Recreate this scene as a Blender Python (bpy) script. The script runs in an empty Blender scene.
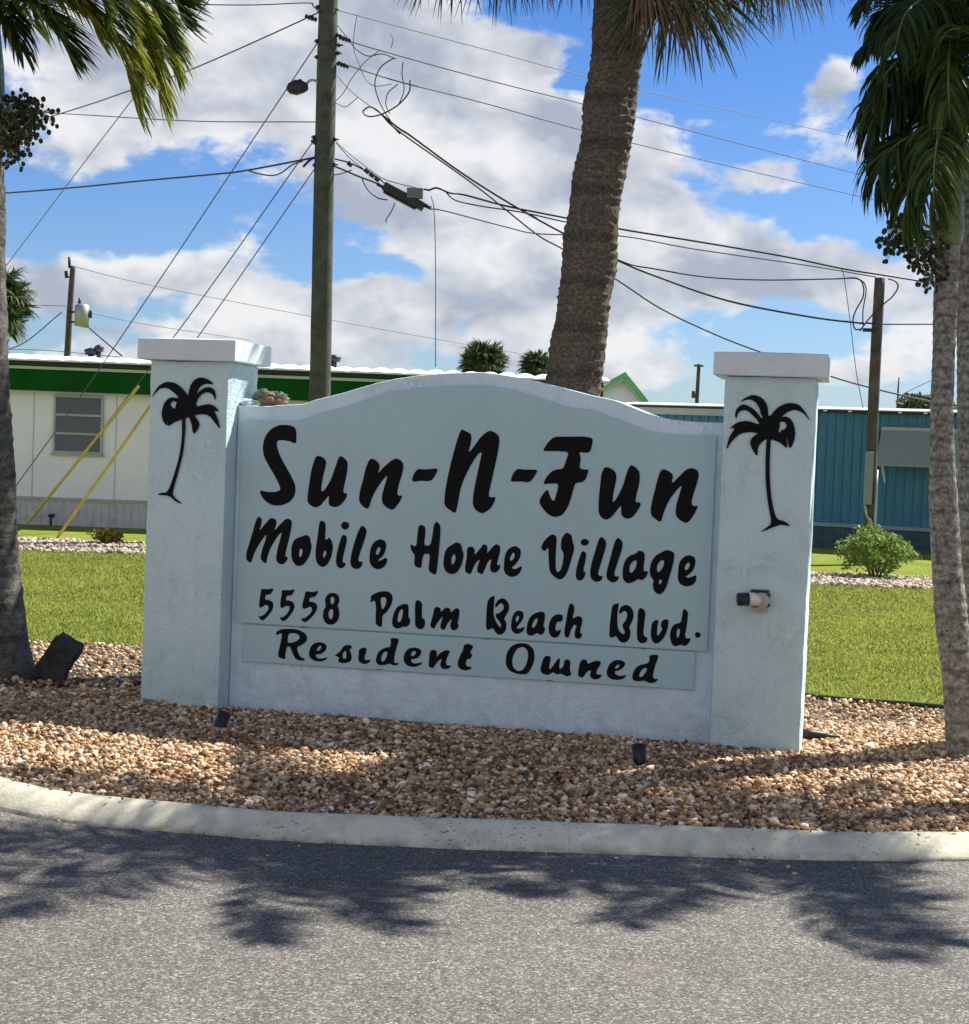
import bpy, bmesh, math, random
import numpy as np
from mathutils import Vector, Matrix, noise as mnoise
from mathutils.geometry import tessellate_polygon

random.seed(7)
rng = np.random.default_rng(7)
R_ = math.radians
scene = bpy.context.scene
COL = scene.collection

# ------------------------------------------------------------------ camera
FPX, PIT, ROL, EYE = 1667.4, 0.0385, 0.038, 1.5
cam_data = bpy.data.cameras.new('camera')
cam_data.sensor_fit = 'HORIZONTAL'
cam_data.sensor_width = 36.0
cam_data.lens = FPX / 969.0 * 36.0
cam_data.clip_start = 0.1
cam_data.clip_end = 5000
cam = bpy.data.objects.new('camera', cam_data)
COL.objects.link(cam)
_r = Vector((1, 0, 0)); _u = Vector((0, math.sin(PIT), math.cos(PIT))); _f = Vector((0, math.cos(PIT), -math.sin(PIT)))
_c, _s = math.cos(ROL), math.sin(ROL)
cx_, cy_, cz_ = _r * _c + _u * _s, _u * _c - _r * _s, -_f
cam.matrix_world = Matrix(((cx_.x, cy_.x, cz_.x, 0), (cx_.y, cy_.y, cz_.y, 0), (cx_.z, cy_.z, cz_.z, EYE), (0, 0, 0, 1)))
scene.camera = cam

def raydir(px, py):
    a, b = px - 484.5, py - 512
    u = _c * a + _s * b; v = -_s * a + _c * b
    x = u / FPX; z = -v / FPX
    return Vector((x, math.cos(PIT) + z * math.sin(PIT), -math.sin(PIT) + z * math.cos(PIT)))

def at(px, py, Y):
    """the place at distance Y down the street that the survey point (px, py) sees"""
    r = raydir(px, py)
    return Vector((r.x * Y / r.y, Y, EYE + r.z * Y / r.y))

def onground(px, py, z=0.0):
    r = raydir(px, py); t = (z - EYE) / r.z
    return Vector((r.x * t, r.y * t, z))

# ------------------------------------------------------------------ light
SUN_EL = R_(50)
SUN_AZ = math.atan2(0.83, 0.56)
sun_dir = Vector((math.sin(SUN_AZ) * math.cos(SUN_EL), math.cos(SUN_AZ) * math.cos(SUN_EL), math.sin(SUN_EL)))
sd = bpy.data.lights.new('sun', 'SUN')
sd.energy = 5.0
sd.angle = R_(0.53)
sd.color = (1.0, 0.95, 0.87)
sun = bpy.data.objects.new('sun', sd)
COL.objects.link(sun)
sun.rotation_euler = (-sun_dir).to_track_quat('-Z', 'Y').to_euler()
sun.location = (20, 14, 30)

world = bpy.data.worlds.new('World')
scene.world = world
world.use_nodes = True
WN = world.node_tree
for n in list(WN.nodes): WN.nodes.remove(n)

class NB:
    """tiny node expression helper"""
    def __init__(s, nt): s.nt = nt
    def new(s, t): return s.nt.nodes.new(t)
    def put(s, inp, v):
        if isinstance(v, bpy.types.NodeSocket): s.nt.links.new(v, inp)
        elif v is not None:
            inp.default_value = v
    def m(s, op, a, b=None, c=None, clamp=False):
        n = s.new('ShaderNodeMath'); n.operation = op; n.use_clamp = clamp
        for i, v in enumerate((a, b, c)):
            if v is not None: s.put(n.inputs[i], v)
        return n.outputs[0]
    def vm(s, op, a, b=None, scale=None):
        n = s.new('ShaderNodeVectorMath'); n.operation = op
        s.put(n.inputs[0], a)
        if b is not None: s.put(n.inputs[1], b)
        if scale is not None: s.put(n.inputs[3], scale)
        return n.outputs['Value'] if op in ('LENGTH', 'DOT_PRODUCT', 'DISTANCE') else n.outputs[0]
    def noise(s, vec, scale, detail=4, rough=0.5, lac=2.0, dist=0.0):
        n = s.new('ShaderNodeTexNoise'); s.put(n.inputs['Vector'], vec)
        n.inputs['Scale'].default_value = scale; n.inputs['Detail'].default_value = detail
        n.inputs['Roughness'].default_value = rough; n.inputs['Lacunarity'].default_value = lac
        n.inputs['Distortion'].default_value = dist
        return n.outputs['Fac']
    def voro(s, vec, scale, feature='F1', out='Distance'):
        n = s.new('ShaderNodeTexVoronoi'); s.put(n.inputs['Vector'], vec); n.feature = feature
        n.inputs['Scale'].default_value = scale
        return n.outputs[out]
    def mapr(s, v, a, b, c=0.0, d=1.0, smooth=False):
        n = s.new('ShaderNodeMapRange'); n.clamp = True
        if smooth: n.interpolation_type = 'SMOOTHSTEP'
        s.put(n.inputs['Value'], v)
        for k, x in zip(('From Min', 'From Max', 'To Min', 'To Max'), (a, b, c, d)): s.put(n.inputs[k], x)
        return n.outputs['Result']
    def mix(s, f, a, b, mode='MIX'):
        n = s.new('ShaderNodeMix'); n.data_type = 'RGBA'; n.blend_type = mode
        s.put(n.inputs[0], f)
        for i, v in ((6, a), (7, b)):
            if isinstance(v, (tuple, list)): v = (*v[:3], 1.0)
            s.put(n.inputs[i], v)
        return n.outputs[2]
    def ramp(s, v, stops):
        n = s.new('ShaderNodeValToRGB'); s.put(n.inputs[0], v)
        e = n.color_ramp.elements
        while len(e) < len(stops): e.new(0.5)
        for i, (p, c) in enumerate(stops):
            e[i].position = p; e[i].color = (*c[:3], 1.0)
        return n.outputs[0]

w = NB(WN)
SKY_STRENGTH = 0.06
sky = w.new('ShaderNodeTexSky')
sky.sky_type = 'NISHITA'
sky.sun_disc = False
sky.sun_elevation = SUN_EL
sky.sun_rotation = SUN_AZ
sky.altitude = 0; sky.air_density = 1.0; sky.dust_density = 0.6; sky.ozone_density = 2.5
tc = w.new('ShaderNodeTexCoord')
D = tc.outputs['Generated']
sep = w.new('ShaderNodeSeparateXYZ'); w.put(sep.inputs[0], D)
az = w.m('ARCTAN2', sep.outputs[0], sep.outputs[1])
el = w.m('ARCSINE', sep.outputs[2])
# cloud banks, given by where they stand in the sky: survey point, half width, half height (px of the survey), weight
BANKS = [(300, 80, 240, 110, .66), (440, 130, 150, 120, .52), (200, 10, 120, 60, .42), (430, 60, 80, 50, .40), (120, 120, 70, 42, .36),
         (60, 285, 80, 36, .60), (220, 300, 120, 46, .60), (440, 318, 110, 40, .52), (540, 250, 110, 70, .42),
         (630, 230, 90, 80, .70), (740, 262, 110, 42, .66), (850, 290, 90, 42, .44), (600, 170, 50, 60, .4),
         (800, 165, 70, 26, .50), (700, 125, 70, 18, .40), (832, 85, 34, 36, .78), (950, 340, 80, 40, .44), (505, 80, 45, 36, .40), (520, 190, 70, 60, .35),
         (600, 338, 240, 30, .34), (250, 352, 400, 24, .34), (800, 375, 260, 24, .34), (60, 60, 60, 40, .35),
         (560, 15, 60, 40, -.60), (730, 50, 90, 46, -.50), (90, 212, 110, 30, -.60), (345, 268, 60, 14, -.40), (60, 340, 110, 14, -.35),
         (890, 232, 40, 18, -.4), (775, 208, 30, 14, -.45), (665, 178, 40, 10, -.35), (680, 352, 90, 18, -.35), (780, 330, 120, 14, -.3)]
cov = None
for (px, py, rx, ry, wt) in BANKS:
    d = raydir(px, py).normalized()
    a0, e0 = math.atan2(d.x, d.y), math.asin(d.z)
    dx = w.m('MULTIPLY', w.m('SUBTRACT', az, a0), FPX / rx)
    dy = w.m('MULTIPLY', w.m('SUBTRACT', el, e0), FPX / ry)
    q = w.m('ADD', w.m('MULTIPLY', dx, dx), w.m('MULTIPLY', dy, dy))
    b = w.m('MULTIPLY', w.m('EXPONENT', w.m('MULTIPLY', q, -0.9)), wt)
    cov = b if cov is None else w.m('ADD', cov, b)
Ds = w.vm('MULTIPLY', D, (1.0, 1.0, 1.45))
warp = w.new('ShaderNodeTexNoise'); w.put(warp.inputs['Vector'], Ds); warp.inputs['Scale'].default_value = 14.0; warp.inputs['Detail'].default_value = 3.0
Dq = w.vm('ADD', Ds, w.vm('SCALE', w.vm('SUBTRACT', warp.outputs['Color'], (0.5, 0.5, 0.5)), scale=0.035))
def billow(vec):
    # rounded puffs: inverted cell distance over a soft base
    v1 = w.m('SUBTRACT', 0.58, w.voro(vec, 17.0, 'F1'))
    f = w.noise(vec, 34.0, 8.0, 0.64)
    return w.m('ADD', w.m('MULTIPLY', v1, 0.60), w.m('MULTIPLY', w.m('SUBTRACT', f, 0.40), 0.95))
n1 = billow(Dq)
n2 = billow(w.vm('ADD', Dq, (0.010, 0.0, 0.018)))
soft = w.noise(w.vm('MULTIPLY', Ds, (1.0, 1.0, 1.5)), 15.0, 4.0, 0.55)
# unseen cloud added and brightened behind the camera to fill shade; thinned overhead
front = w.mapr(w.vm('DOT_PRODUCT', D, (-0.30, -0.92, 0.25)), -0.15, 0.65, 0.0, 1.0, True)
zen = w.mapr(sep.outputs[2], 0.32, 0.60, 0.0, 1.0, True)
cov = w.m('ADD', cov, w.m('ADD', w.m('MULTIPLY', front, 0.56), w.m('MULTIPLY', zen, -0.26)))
raw = w.m('ADD', w.m('ADD', w.m('MULTIPLY', cov, 0.80), -0.335), w.m('ADD', w.m('MULTIPLY', n1, 0.70), w.m('MULTIPLY', w.m('SUBTRACT', soft, 0.5), 1.5)))
dens = w.mapr(raw, -0.04, 0.24, 0.0, 1.0, True)
thick = w.mapr(w.m('ADD', cov, w.m('MULTIPLY', w.m('SUBTRACT', soft, 0.5), 1.3)), 0.12, 0.75, 0.0, 1.0, True)
def body(vec): return w.noise(vec, 14.0, 4.0, 0.52)
relief = w.m('ADD', w.m('MULTIPLY', w.m('SUBTRACT', n1, n2), 0.45), w.m('MULTIPLY', w.m('SUBTRACT', body(Dq), body(w.vm('ADD', Dq, (0.016, 0.0, 0.030)))), 3.2))
lightf = w.m('ADD', w.m('SUBTRACT', 1.0, w.m('MULTIPLY', thick, 0.50)), relief, clamp=True)
hi = (0.98, 0.98, 0.98); lo = (0.47, 0.52, 0.62)
ccol = w.mix(lightf, lo, hi)
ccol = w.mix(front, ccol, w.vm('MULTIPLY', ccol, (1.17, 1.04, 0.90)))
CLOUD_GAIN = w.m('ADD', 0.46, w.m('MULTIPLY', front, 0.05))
skyc = w.vm('SCALE', sky.outputs[0], scale=SKY_STRENGTH)
skyc = w.mix(w.mapr(sep.outputs[2], 0.0, 0.26), w.vm('MULTIPLY', skyc, (0.72, 0.86, 1.12)), w.vm('MULTIPLY', skyc, (0.36, 0.64, 1.05)))
skyc = w.mix(w.mapr(sep.outputs[2], 0.30, 0.60), skyc, w.vm('MULTIPLY', skyc, (1.45, 1.10, 0.86)))  # sky above the view warmed so the shade turns less blue
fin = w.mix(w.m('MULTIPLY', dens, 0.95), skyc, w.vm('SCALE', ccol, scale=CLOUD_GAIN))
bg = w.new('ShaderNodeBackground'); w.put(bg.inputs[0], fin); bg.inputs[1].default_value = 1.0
out = w.new('ShaderNodeOutputWorld'); WN.links.new(bg.outputs[0], out.inputs[0])
world.cycles.sampling_method = 'MANUAL'; world.cycles.sample_map_resolution = 512

scene.view_settings.view_transform = 'Standard'
scene.view_settings.look = 'None'
scene.view_settings.exposure = 1.0
scene.view_settings.gamma = 1.0

# ------------------------------------------------------------------ helpers
def tag(o, label=None, cat=None, group=None, kind=None):
    if label: o['label'] = label
    if cat: o['category'] = cat
    if group: o['group'] = group
    if kind: o['kind'] = kind
    return o

def empty(name, loc, label, cat, group=None, rz=0.0):
    o = bpy.data.objects.new(name, None)
    o.empty_display_size = 0.2
    o.location = loc; o.rotation_euler = (0, 0, rz)
    COL.objects.link(o)
    return tag(o, label, cat, group)

def meshobj(name, verts, faces, mat, parent=None, smooth=False, world_space=True, colors=None, mats=None):
    """one mesh object; verts in world space unless told otherwise"""
    me = bpy.data.meshes.new(name)
    verts = np.asarray(verts, dtype=np.float64).reshape(-1, 3)
    if parent is not None and world_space:
        bpy.context.view_layer.update()
        mi = np.array(parent_matrix(parent).inverted())
        verts = verts @ mi[:3, :3].T + mi[:3, 3]
    if isinstance(faces, np.ndarray):
        nf, k = faces.shape
        me.vertices.add(len(verts)); me.vertices.foreach_set('co', verts.ravel())
        me.loops.add(nf * k); me.loops.foreach_set('vertex_index', faces.ravel().astype(np.int32))
        me.polygons.add(nf); me.polygons.foreach_set('loop_start', np.arange(0, nf * k, k, dtype=np.int32))
        try: me.polygons.foreach_set('loop_total', np.full(nf, k, dtype=np.int32))
        except Exception: pass
        me.update(calc_edges=True)
    else:
        me.from_pydata([tuple(v) for v in verts], [], faces); me.update()
    me.validate()
    for m_ in (mat if isinstance(mat, (list, tuple)) else [mat]): me.materials.append(m_)
    if smooth: me.polygons.foreach_set('use_smooth', np.ones(len(me.polygons), dtype=bool))
    if colors is not None:
        ca = me.color_attributes.new('tint', 'FLOAT_COLOR', 'POINT')
        c4 = np.ones((len(verts), 4)); c4[:, :3] = colors
        ca.data.foreach_set('color', c4.ravel())
    if mats is not None: me.polygons.foreach_set('material_index', np.asarray(mats, dtype=np.int32))
    o = bpy.data.objects.new(name, me)
    COL.objects.link(o)
    if parent is not None: o.parent = parent
    return o

def parent_matrix(p):
    m = p.matrix_basis.copy()
    q = p.parent
    while q is not None:
        m = q.matrix_basis @ m; q = q.parent
    return m

class Geo:
    """collects boxes, tubes and strips into one mesh"""
    def __init__(s): s.v = []; s.f = []; s.n = 0; s.mi = []
    def add(s, v, f, mi=0):
        v = np.asarray(v, float).reshape(-1, 3)
        s.v.append(v); s.f += [tuple(i + s.n for i in q) for q in f]; s.mi += [mi] * len(f)
        s.n += len(v)
    def box(s, a, b, M=None, mi=0):
        x0, y0, z0 = a; x1, y1, z1 = b
        v = np.array([(x0, y0, z0), (x1, y0, z0), (x1, y1, z0), (x0, y1, z0), (x0, y0, z1), (x1, y0, z1), (x1, y1, z1), (x0, y1, z1)], float)
        if M is not None:
            Mn = np.array(M); v = v @ Mn[:3, :3].T + Mn[:3, 3]
        s.add(v, [(0, 3, 2, 1), (4, 5, 6, 7), (0, 1, 5, 4), (1, 2, 6, 5), (2, 3, 7, 6), (3, 0, 4, 7)], mi)
    def tube(s, pts, rad, seg=8, caps=True, wob=0.0, mi=0, flat=1.0):
        P = np.array([tuple(p) for p in pts], float)
        rad = np.full(len(P), rad) if np.isscalar(rad) else np.asarray(rad, float)
        T = np.gradient(P, axis=0); T /= np.linalg.norm(T, axis=1)[:, None] + 1e-12
        ref = np.array([0, 0, 1.0]) if abs(T[0][2]) < 0.9 else np.array([1.0, 0, 0])
        ang = np.linspace(0, 2 * np.pi, seg, endpoint=False)
        vs = []
        A = np.cross(ref, T[0]); A /= np.linalg.norm(A)
        for i in range(len(P)):
            A = A - T[i] * (A @ T[i]); A /= np.linalg.norm(A) + 1e-12
            B = np.cross(T[i], A)
            r = rad[i] * (1 + wob * rng.uniform(-1, 1, seg)) if wob else rad[i]
            vs.append(P[i] + (np.cos(ang) * r)[:, None] * A + (np.sin(ang) * r * flat)[:, None] * B)
        v = np.vstack(vs); f = []
        for i in range(len(P) - 1):
            for j in range(seg):
                k = (j + 1) % seg
                f.append((i * seg + j, i * seg + k, (i + 1) * seg + k, (i + 1) * seg + j))
        if caps:
            f.append(tuple(range(seg - 1, -1, -1))); f.append(tuple((len(P) - 1) * seg + j for j in range(seg)))
        s.add(v, f, mi)
    def build(s, name, mat, parent=None, smooth=False, bevel=0.0, world_space=True):
        o = meshobj(name, np.vstack(s.v), s.f, mat, parent, smooth, world_space, mats=s.mi if any(s.mi) else None)
        if bevel:
            md = o.modifiers.new('bevel', 'BEVEL'); md.width = bevel; md.segments = 2; md.limit_method = 'ANGLE'; md.angle_limit = R_(35)
        return o

def spline(pts, n):
    P = np.array([tuple(p) for p in pts], float)
    if len(P) == 2: return np.array([P[0] + (P[1] - P[0]) * t for t in np.linspace(0, 1, n)])
    Q = np.vstack([2 * P[0] - P[1], P, 2 * P[-1] - P[-2]])
    out_ = []
    m_ = len(P) - 1
    for t in np.linspace(0, m_ - 1e-9, n):
        i = int(t); f = t - i
        a, b, c, d = Q[i], Q[i + 1], Q[i + 2], Q[i + 3]
        out_.append(0.5 * ((2 * b) + (-a + c) * f + (2 * a - 5 * b + 4 * c - d) * f ** 2 + (-a + 3 * b - 3 * c + d) * f ** 3))
    return np.array(out_)

# ------------------------------------------------------------------ materials
def new_mat(name):
    m_ = bpy.data.materials.new(name); m_.use_nodes = True
    nt = m_.node_tree
    b = nt.nodes['Principled BSDF']
    return m_, NB(nt), b

def simple(name, col, rough=0.6, var=0.12, scale=12.0, bump=0.0, bscale=60.0, metal=0.0, spec=0.4, dark=None, dscale=3.0, damt=0.35, coords='Object'):
    m_, n, b = new_mat(name)
    t = n.new('ShaderNodeTexCoord').outputs[coords]
    f = n.noise(t, scale, 5, 0.6)
    c = n.mix(n.mapr(f, 0.3, 0.7), tuple(x * (1 - var) for x in col), tuple(min(1, x * (1 + var)) for x in col))
    if dark:
        g = n.mapr(n.noise(t, dscale, 6, 0.65), 0.5, 0.72, 0.0, damt)
        c = n.mix(g, c, dark)
    n.put(b.inputs['Base Color'], c)
    b.inputs['Roughness'].default_value = rough; b.inputs['Metallic'].default_value = metal
    b.inputs['Specular IOR Level'].default_value = spec
    if bump:
        bn = n.new('ShaderNodeBump'); bn.inputs['Strength'].default_value = min(1, bump); bn.inputs['Distance'].default_value = 0.01
        n.put(bn.inputs['Height'], n.noise(t, bscale, 6, 0.65)); n.put(b.inputs['Normal'], bn.outputs[0])
    return m_

def stucco(name, col, bump=0.6, scale=46.0, dist=0.004, stain=0.25):
    m_, n, b = new_mat(name)
    t = n.new('ShaderNodeTexCoord').outputs['Object']
    f = n.noise(t, 2.2, 5, 0.6)
    c = n.mix(n.mapr(f, 0.3, 0.7), tuple(x * 0.94 for x in col), tuple(min(1, x * 1.04) for x in col))
    sp = n.mapr(n.noise(t, 95.0, 3, 0.6), 0.66, 0.74, 0.0, 0.35)
    c = n.mix(sp, c, tuple(x * 0.45 for x in col))
    s2 = n.new('ShaderNodeSeparateXYZ'); n.put(s2.inputs[0], t)
    # splash dirt near the ground, a stain that belongs to the wall
    low = n.m('MULTIPLY', n.mapr(s2.outputs[2], 0.35, 0.02), n.mapr(n.noise(t, 9.0, 5, 0.7), 0.42, 0.75, 0.0, stain))
    c = n.mix(low, c, (0.16, 0.13, 0.10))
    streak = n.noise(n.vm('MULTIPLY', t, (9.0, 9.0, 0.7)), 3.0, 4, 0.6)
    c = n.mix(n.mapr(streak, 0.55, 0.8, 0.0, 0.30), c, tuple(x * 0.6 for x in col))
    n.put(b.inputs['Base Color'], c)
    b.inputs['Roughness'].default_value = 0.82; b.inputs['Specular IOR Level'].default_value = 0.25
    bn = n.new('ShaderNodeBump'); bn.inputs['Strength'].default_value = bump; bn.inputs['Distance'].default_value = dist
    v = n.voro(n.vm('MULTIPLY', t, (1, 1, 1)), scale, 'SMOOTH_F1')
    h = n.m('ADD', n.mapr(n.noise(t, scale, 5, 0.6), 0.42, 0.62), n.m('MULTIPLY', v, 0.5))
    tro = n.mapr(n.m('ABSOLUTE', n.m('SUBTRACT', n.noise(n.vm('MULTIPLY', t, (1.0, 1.0, 0.6)), 15.0, 5, 0.6, 2.0, 1.2), 0.5)), 0.0, 0.035, 1.0, 0.0)
    h = n.m('ADD', h, n.m('MULTIPLY', tro, n.mapr(n.noise(t, 4.0, 3), 0.45, 0.65, 0.0, 1.6)))
    n.put(bn.inputs['Height'], h); n.put(b.inputs['Normal'], bn.outputs[0])
    return m_

def leafmat(name, c1, c2, rough=0.45, trans=0.35, scale=1.5, tipcol=None):
    m_, n, b = new_mat(name)
    geo = n.new('ShaderNodeNewGeometry')
    rnd = geo.outputs['Random Per Island']
    t = n.new('ShaderNodeTexCoord').outputs['Object']
    c = n.mix(rnd, c1, c2)
    if tipcol: c = n.mix(n.mapr(n.noise(t, scale, 3), 0.45, 0.7, 0.0, 0.8), c, tipcol)
    n.put(b.inputs['Base Color'], c)
    b.inputs['Roughness'].default_value = rough
    b.inputs['Specular IOR Level'].default_value = 0.16
    tr = n.new('ShaderNodeBsdfTranslucent'); n.put(tr.inputs[0], c)
    ms = n.new('ShaderNodeMixShader'); ms.inputs[0].default_value = trans
    o = m_.node_tree.nodes['Material Output']
    m_.node_tree.links.new(b.outputs[0], ms.inputs[1]); m_.node_tree.links.new(tr.outputs[0], ms.inputs[2])
    m_.node_tree.links.new(ms.outputs[0], o.inputs[0])
    return m_

def tintmat(name, rough=0.8, mul=1.0, bump=0.3, bscale=140.0, spec=0.2):
    m_, n, b = new_mat(name)
    a = n.new('ShaderNodeAttribute'); a.attribute_name = 'tint'
    t = n.new('ShaderNodeTexCoord').outputs['Object']
    f = n.mapr(n.noise(t, bscale, 3), 0.3, 0.7, 0.75, 1.2)
    n.put(b.inputs['Base Color'], n.vm('SCALE', a.outputs['Color'], scale=n.m('MULTIPLY', f, mul)))
    b.inputs['Roughness'].default_value = rough; b.inputs['Specular IOR Level'].default_value = spec
    return m_

def barkmat(name, c1, c2, c3, ring=26.0, bump=1.0, blotch=14.0, stretch=1.5):
    m_, n, b = new_mat(name)
    t = n.new('ShaderNodeTexCoord').outputs['Object']
    tz = n.vm('MULTIPLY', t, (1.0, 1.0, stretch))
    f = n.noise(tz, blotch, 7, 0.72)
    c = n.ramp(f, [(0.30, c1), (0.50, c2), (0.68, c3)])
    sx = n.new('ShaderNodeSeparateXYZ'); n.put(sx.inputs[0], t)
    wz = n.m('ADD', sx.outputs[2], n.m('MULTIPLY', n.noise(t, 5.0, 3), 0.06))
    rings = n.m('SINE', n.m('MULTIPLY', wz, ring * 6.283))
    dk = n.mapr(rings, 0.55, 1.0, 0.0, 0.35)
    c = n.mix(dk, c, tuple(x * 0.4 for x in c1))
    sp = n.mapr(n.noise(tz, blotch * 2.3, 4, 0.6), 0.60, 0.68, 0.0, 0.75)
    c = n.mix(sp, c, tuple(x * 0.35 for x in c1))
    n.put(b.inputs['Base Color'], c)
    b.inputs['Roughness'].default_value = 0.9; b.inputs['Specular IOR Level'].default_value = 0.15
    bn = n.new('ShaderNodeBump'); bn.inputs['Strength'].default_value = bump; bn.inputs['Distance'].default_value = 0.012
    n.put(bn.inputs['Height'], n.m('ADD', n.noise(tz, 40, 6, 0.7), n.m('MULTIPLY', rings, -0.25)))
    n.put(b.inputs['Normal'], bn.outputs[0])
    return m_

M = {}
M['pillar'] = stucco('pillar_stucco', (0.60, 0.76, 0.77))
M['cap'] = simple('cap_paint', (0.68, 0.75, 0.765), 0.6, 0.04, 4, 0.25, 90, dark=(0.35, 0.36, 0.36), dscale=6, damt=0.18)
M['wall'] = stucco('wall_stucco', (0.71, 0.85, 0.93), 0.6, 50, 0.004, 0.35)
M['board'] = simple('board_paint', (0.425, 0.595, 0.625), 0.42, 0.03, 1.5, 0.10, 220, spec=0.4, dark=(0.36, 0.45, 0.46), dscale=2.0, damt=0.25)
M['black'] = simple('black_paint', (0.005, 0.0055, 0.006), 0.6, 0.3, 20, spec=0.12)
M['joint'] = simple('joint_dark_grey', (0.16, 0.19, 0.20), 0.8, 0.2, 30)
M['asphalt'] = None
M['conc'] = None
M['soil'] = simple('soil', (0.09, 0.065, 0.045), 0.95, 0.4, 40, 0.6, 90)
M['white_metal'] = simple('white_painted_metal', (0.80, 0.81, 0.82), 0.45, 0.06, 6, 0.1, 40, dark=(0.45, 0.44, 0.42), dscale=3, damt=0.12)
M['cream'] = simple('cream_siding', (0.82, 0.83, 0.90), 0.55, 0.05, 3, 0.1, 30, dark=(0.4, 0.38, 0.34), dscale=1.5, damt=0.25)
M['green'] = simple('green_fascia_paint', (0.004, 0.072, 0.008), 0.7, 0.15, 4, spec=0.1)
M['green_dark'] = simple('dark_green_paint', (0.006, 0.035, 0.010), 0.5, 0.15, 4)
M['lime'] = simple('light_green_paint', (0.12, 0.42, 0.13), 0.5, 0.1, 4)
M['trim'] = simple('pale_trim_paint', (0.42, 0.50, 0.40), 0.5, 0.08, 5)
M['skirt'] = simple('vinyl_skirting', (0.50, 0.51, 0.52), 0.55, 0.1, 8, dark=(0.2, 0.2, 0.18), dscale=5, damt=0.4)
M['blue'] = simple('blue_siding', (0.030, 0.155, 0.265), 0.45, 0.10, 2.5, dark=(0.03, 0.10, 0.14), dscale=1.2, damt=0.35)
M['blue_dark'] = simple('dark_blue_block', (0.028, 0.07, 0.10), 0.7, 0.25, 6, 0.4, 30)
M['blue_pale'] = simple('pale_blue_band', (0.17, 0.27, 0.31), 0.55, 0.1, 6)
M['eave'] = simple('grey_eave_paint', (0.30, 0.34, 0.32), 0.55, 0.1, 4)
M['awning'] = simple('grey_awning_metal', (0.20, 0.24, 0.245), 0.6, 0.08, 5)
M['pole'] = simple('weathered_pole_wood', (0.075, 0.082, 0.062), 0.9, 0.35, 6, 0.8, 40, dark=(0.035, 0.032, 0.028), dscale=5, damt=0.85)
M['pole_dark'] = simple('dark_pole_wood', (0.085, 0.075, 0.062), 0.9, 0.35, 6, 0.8, 40, dark=(0.02, 0.018, 0.016), dscale=5, damt=0.8)
M['cable'] = simple('black_cable', (0.018, 0.019, 0.021), 0.55, 0.2, 8)
M['wire'] = simple('grey_bare_wire', (0.09, 0.10, 0.11), 0.5, 0.1, 8)
M['steel'] = simple('galvanised_steel', (0.36, 0.37, 0.38), 0.45, 0.12, 20, metal=0.6)
M['yellow'] = simple('yellow_guard_plastic', (0.62, 0.47, 0.06), 0.5, 0.12, 9)
M['dark_metal'] = simple('black_metal', (0.02, 0.02, 0.022), 0.5, 0.3, 30)
M['ivory'] = simple('ivory_plastic', (0.72, 0.68, 0.55), 0.4, 0.08, 60)
M['lens'] = simple('aged_lens', (0.42, 0.42, 0.33), 0.25, 0.2, 90)
M['bronze'] = simple('weathered_box_metal', (0.13, 0.155, 0.155), 0.55, 0.2, 60)
M['glass'] = simple('dark_window_glass', (0.06, 0.085, 0.09), 0.12, 0.1, 3, spec=0.6)
M['frame'] = simple('aluminium_frame', (0.34, 0.37, 0.37), 0.4, 0.08, 10, metal=0.3)
M['sabal_bark'] = barkmat('sabal_bark', (0.042, 0.034, 0.027), (0.118, 0.096, 0.076), (0.25, 0.205, 0.165), 3.0, 1.0, 36.0)
M['palm_bark'] = barkmat('palm_bark', (0.040, 0.036, 0.030), (0.25, 0.235, 0.20), (0.48, 0.46, 0.41), 11.0, 0.9, 30.0, 1.1)
M['old_bark'] = barkmat('old_palm_bark', (0.04, 0.038, 0.032), (0.12, 0.115, 0.098), (0.22, 0.215, 0.19), 5.0, 0.9, 20.0)
M['shaft'] = simple('green_crownshaft', (0.17, 0.22, 0.075), 0.45, 0.25, 12, dark=(0.13, 0.10, 0.03), dscale=7, damt=0.6)
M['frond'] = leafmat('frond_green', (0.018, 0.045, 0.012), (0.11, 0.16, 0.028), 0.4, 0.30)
M['frond_sun'] = leafmat('frond_sunlit_tone', (0.09, 0.15, 0.022), (0.32, 0.33, 0.040), 0.42, 0.42, 2.2, (0.42, 0.38, 0.05))  # sunlit tone put into the leaf colour, a brighter copy of the frond green
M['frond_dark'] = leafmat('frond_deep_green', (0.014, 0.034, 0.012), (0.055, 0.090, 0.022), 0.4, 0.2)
M['rachis'] = simple('frond_stalk', (0.14, 0.19, 0.05), 0.5, 0.2, 12)
M['fan'] = leafmat('fan_leaf', (0.016, 0.028, 0.010), (0.060, 0.080, 0.026), 0.6, 0.22)
M['fan_dead'] = leafmat('dead_fan_leaf', (0.085, 0.060, 0.040), (0.24, 0.17, 0.11), 0.7, 0.15)
M['petiole'] = simple('fan_stem', (0.15, 0.15, 0.06), 0.6, 0.2, 12)
M['fruit'] = simple('palm_fruit', (0.035, 0.045, 0.018), 0.6, 0.5, 30, spec=0.15)
M['fruit_stalk'] = simple('fruit_stalk', (0.28, 0.27, 0.13), 0.6, 0.2, 12)
M['bush'] = leafmat('bush_leaf', (0.09, 0.17, 0.03), (0.30, 0.40, 0.09), 0.5, 0.3)
M['croton'] = leafmat('croton_leaf', (0.09, 0.12, 0.02), (0.40, 0.28, 0.04), 0.5, 0.25)
M['far_leaf'] = leafmat('far_leaf', (0.045, 0.070, 0.030), (0.12, 0.15, 0.07), 0.6, 0.2)
M['grassblade'] = leafmat('grass_blade', (0.14, 0.19, 0.030), (0.44, 0.45, 0.12), 0.6, 0.45, 0.8, (0.36, 0.40, 0.09))
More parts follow.
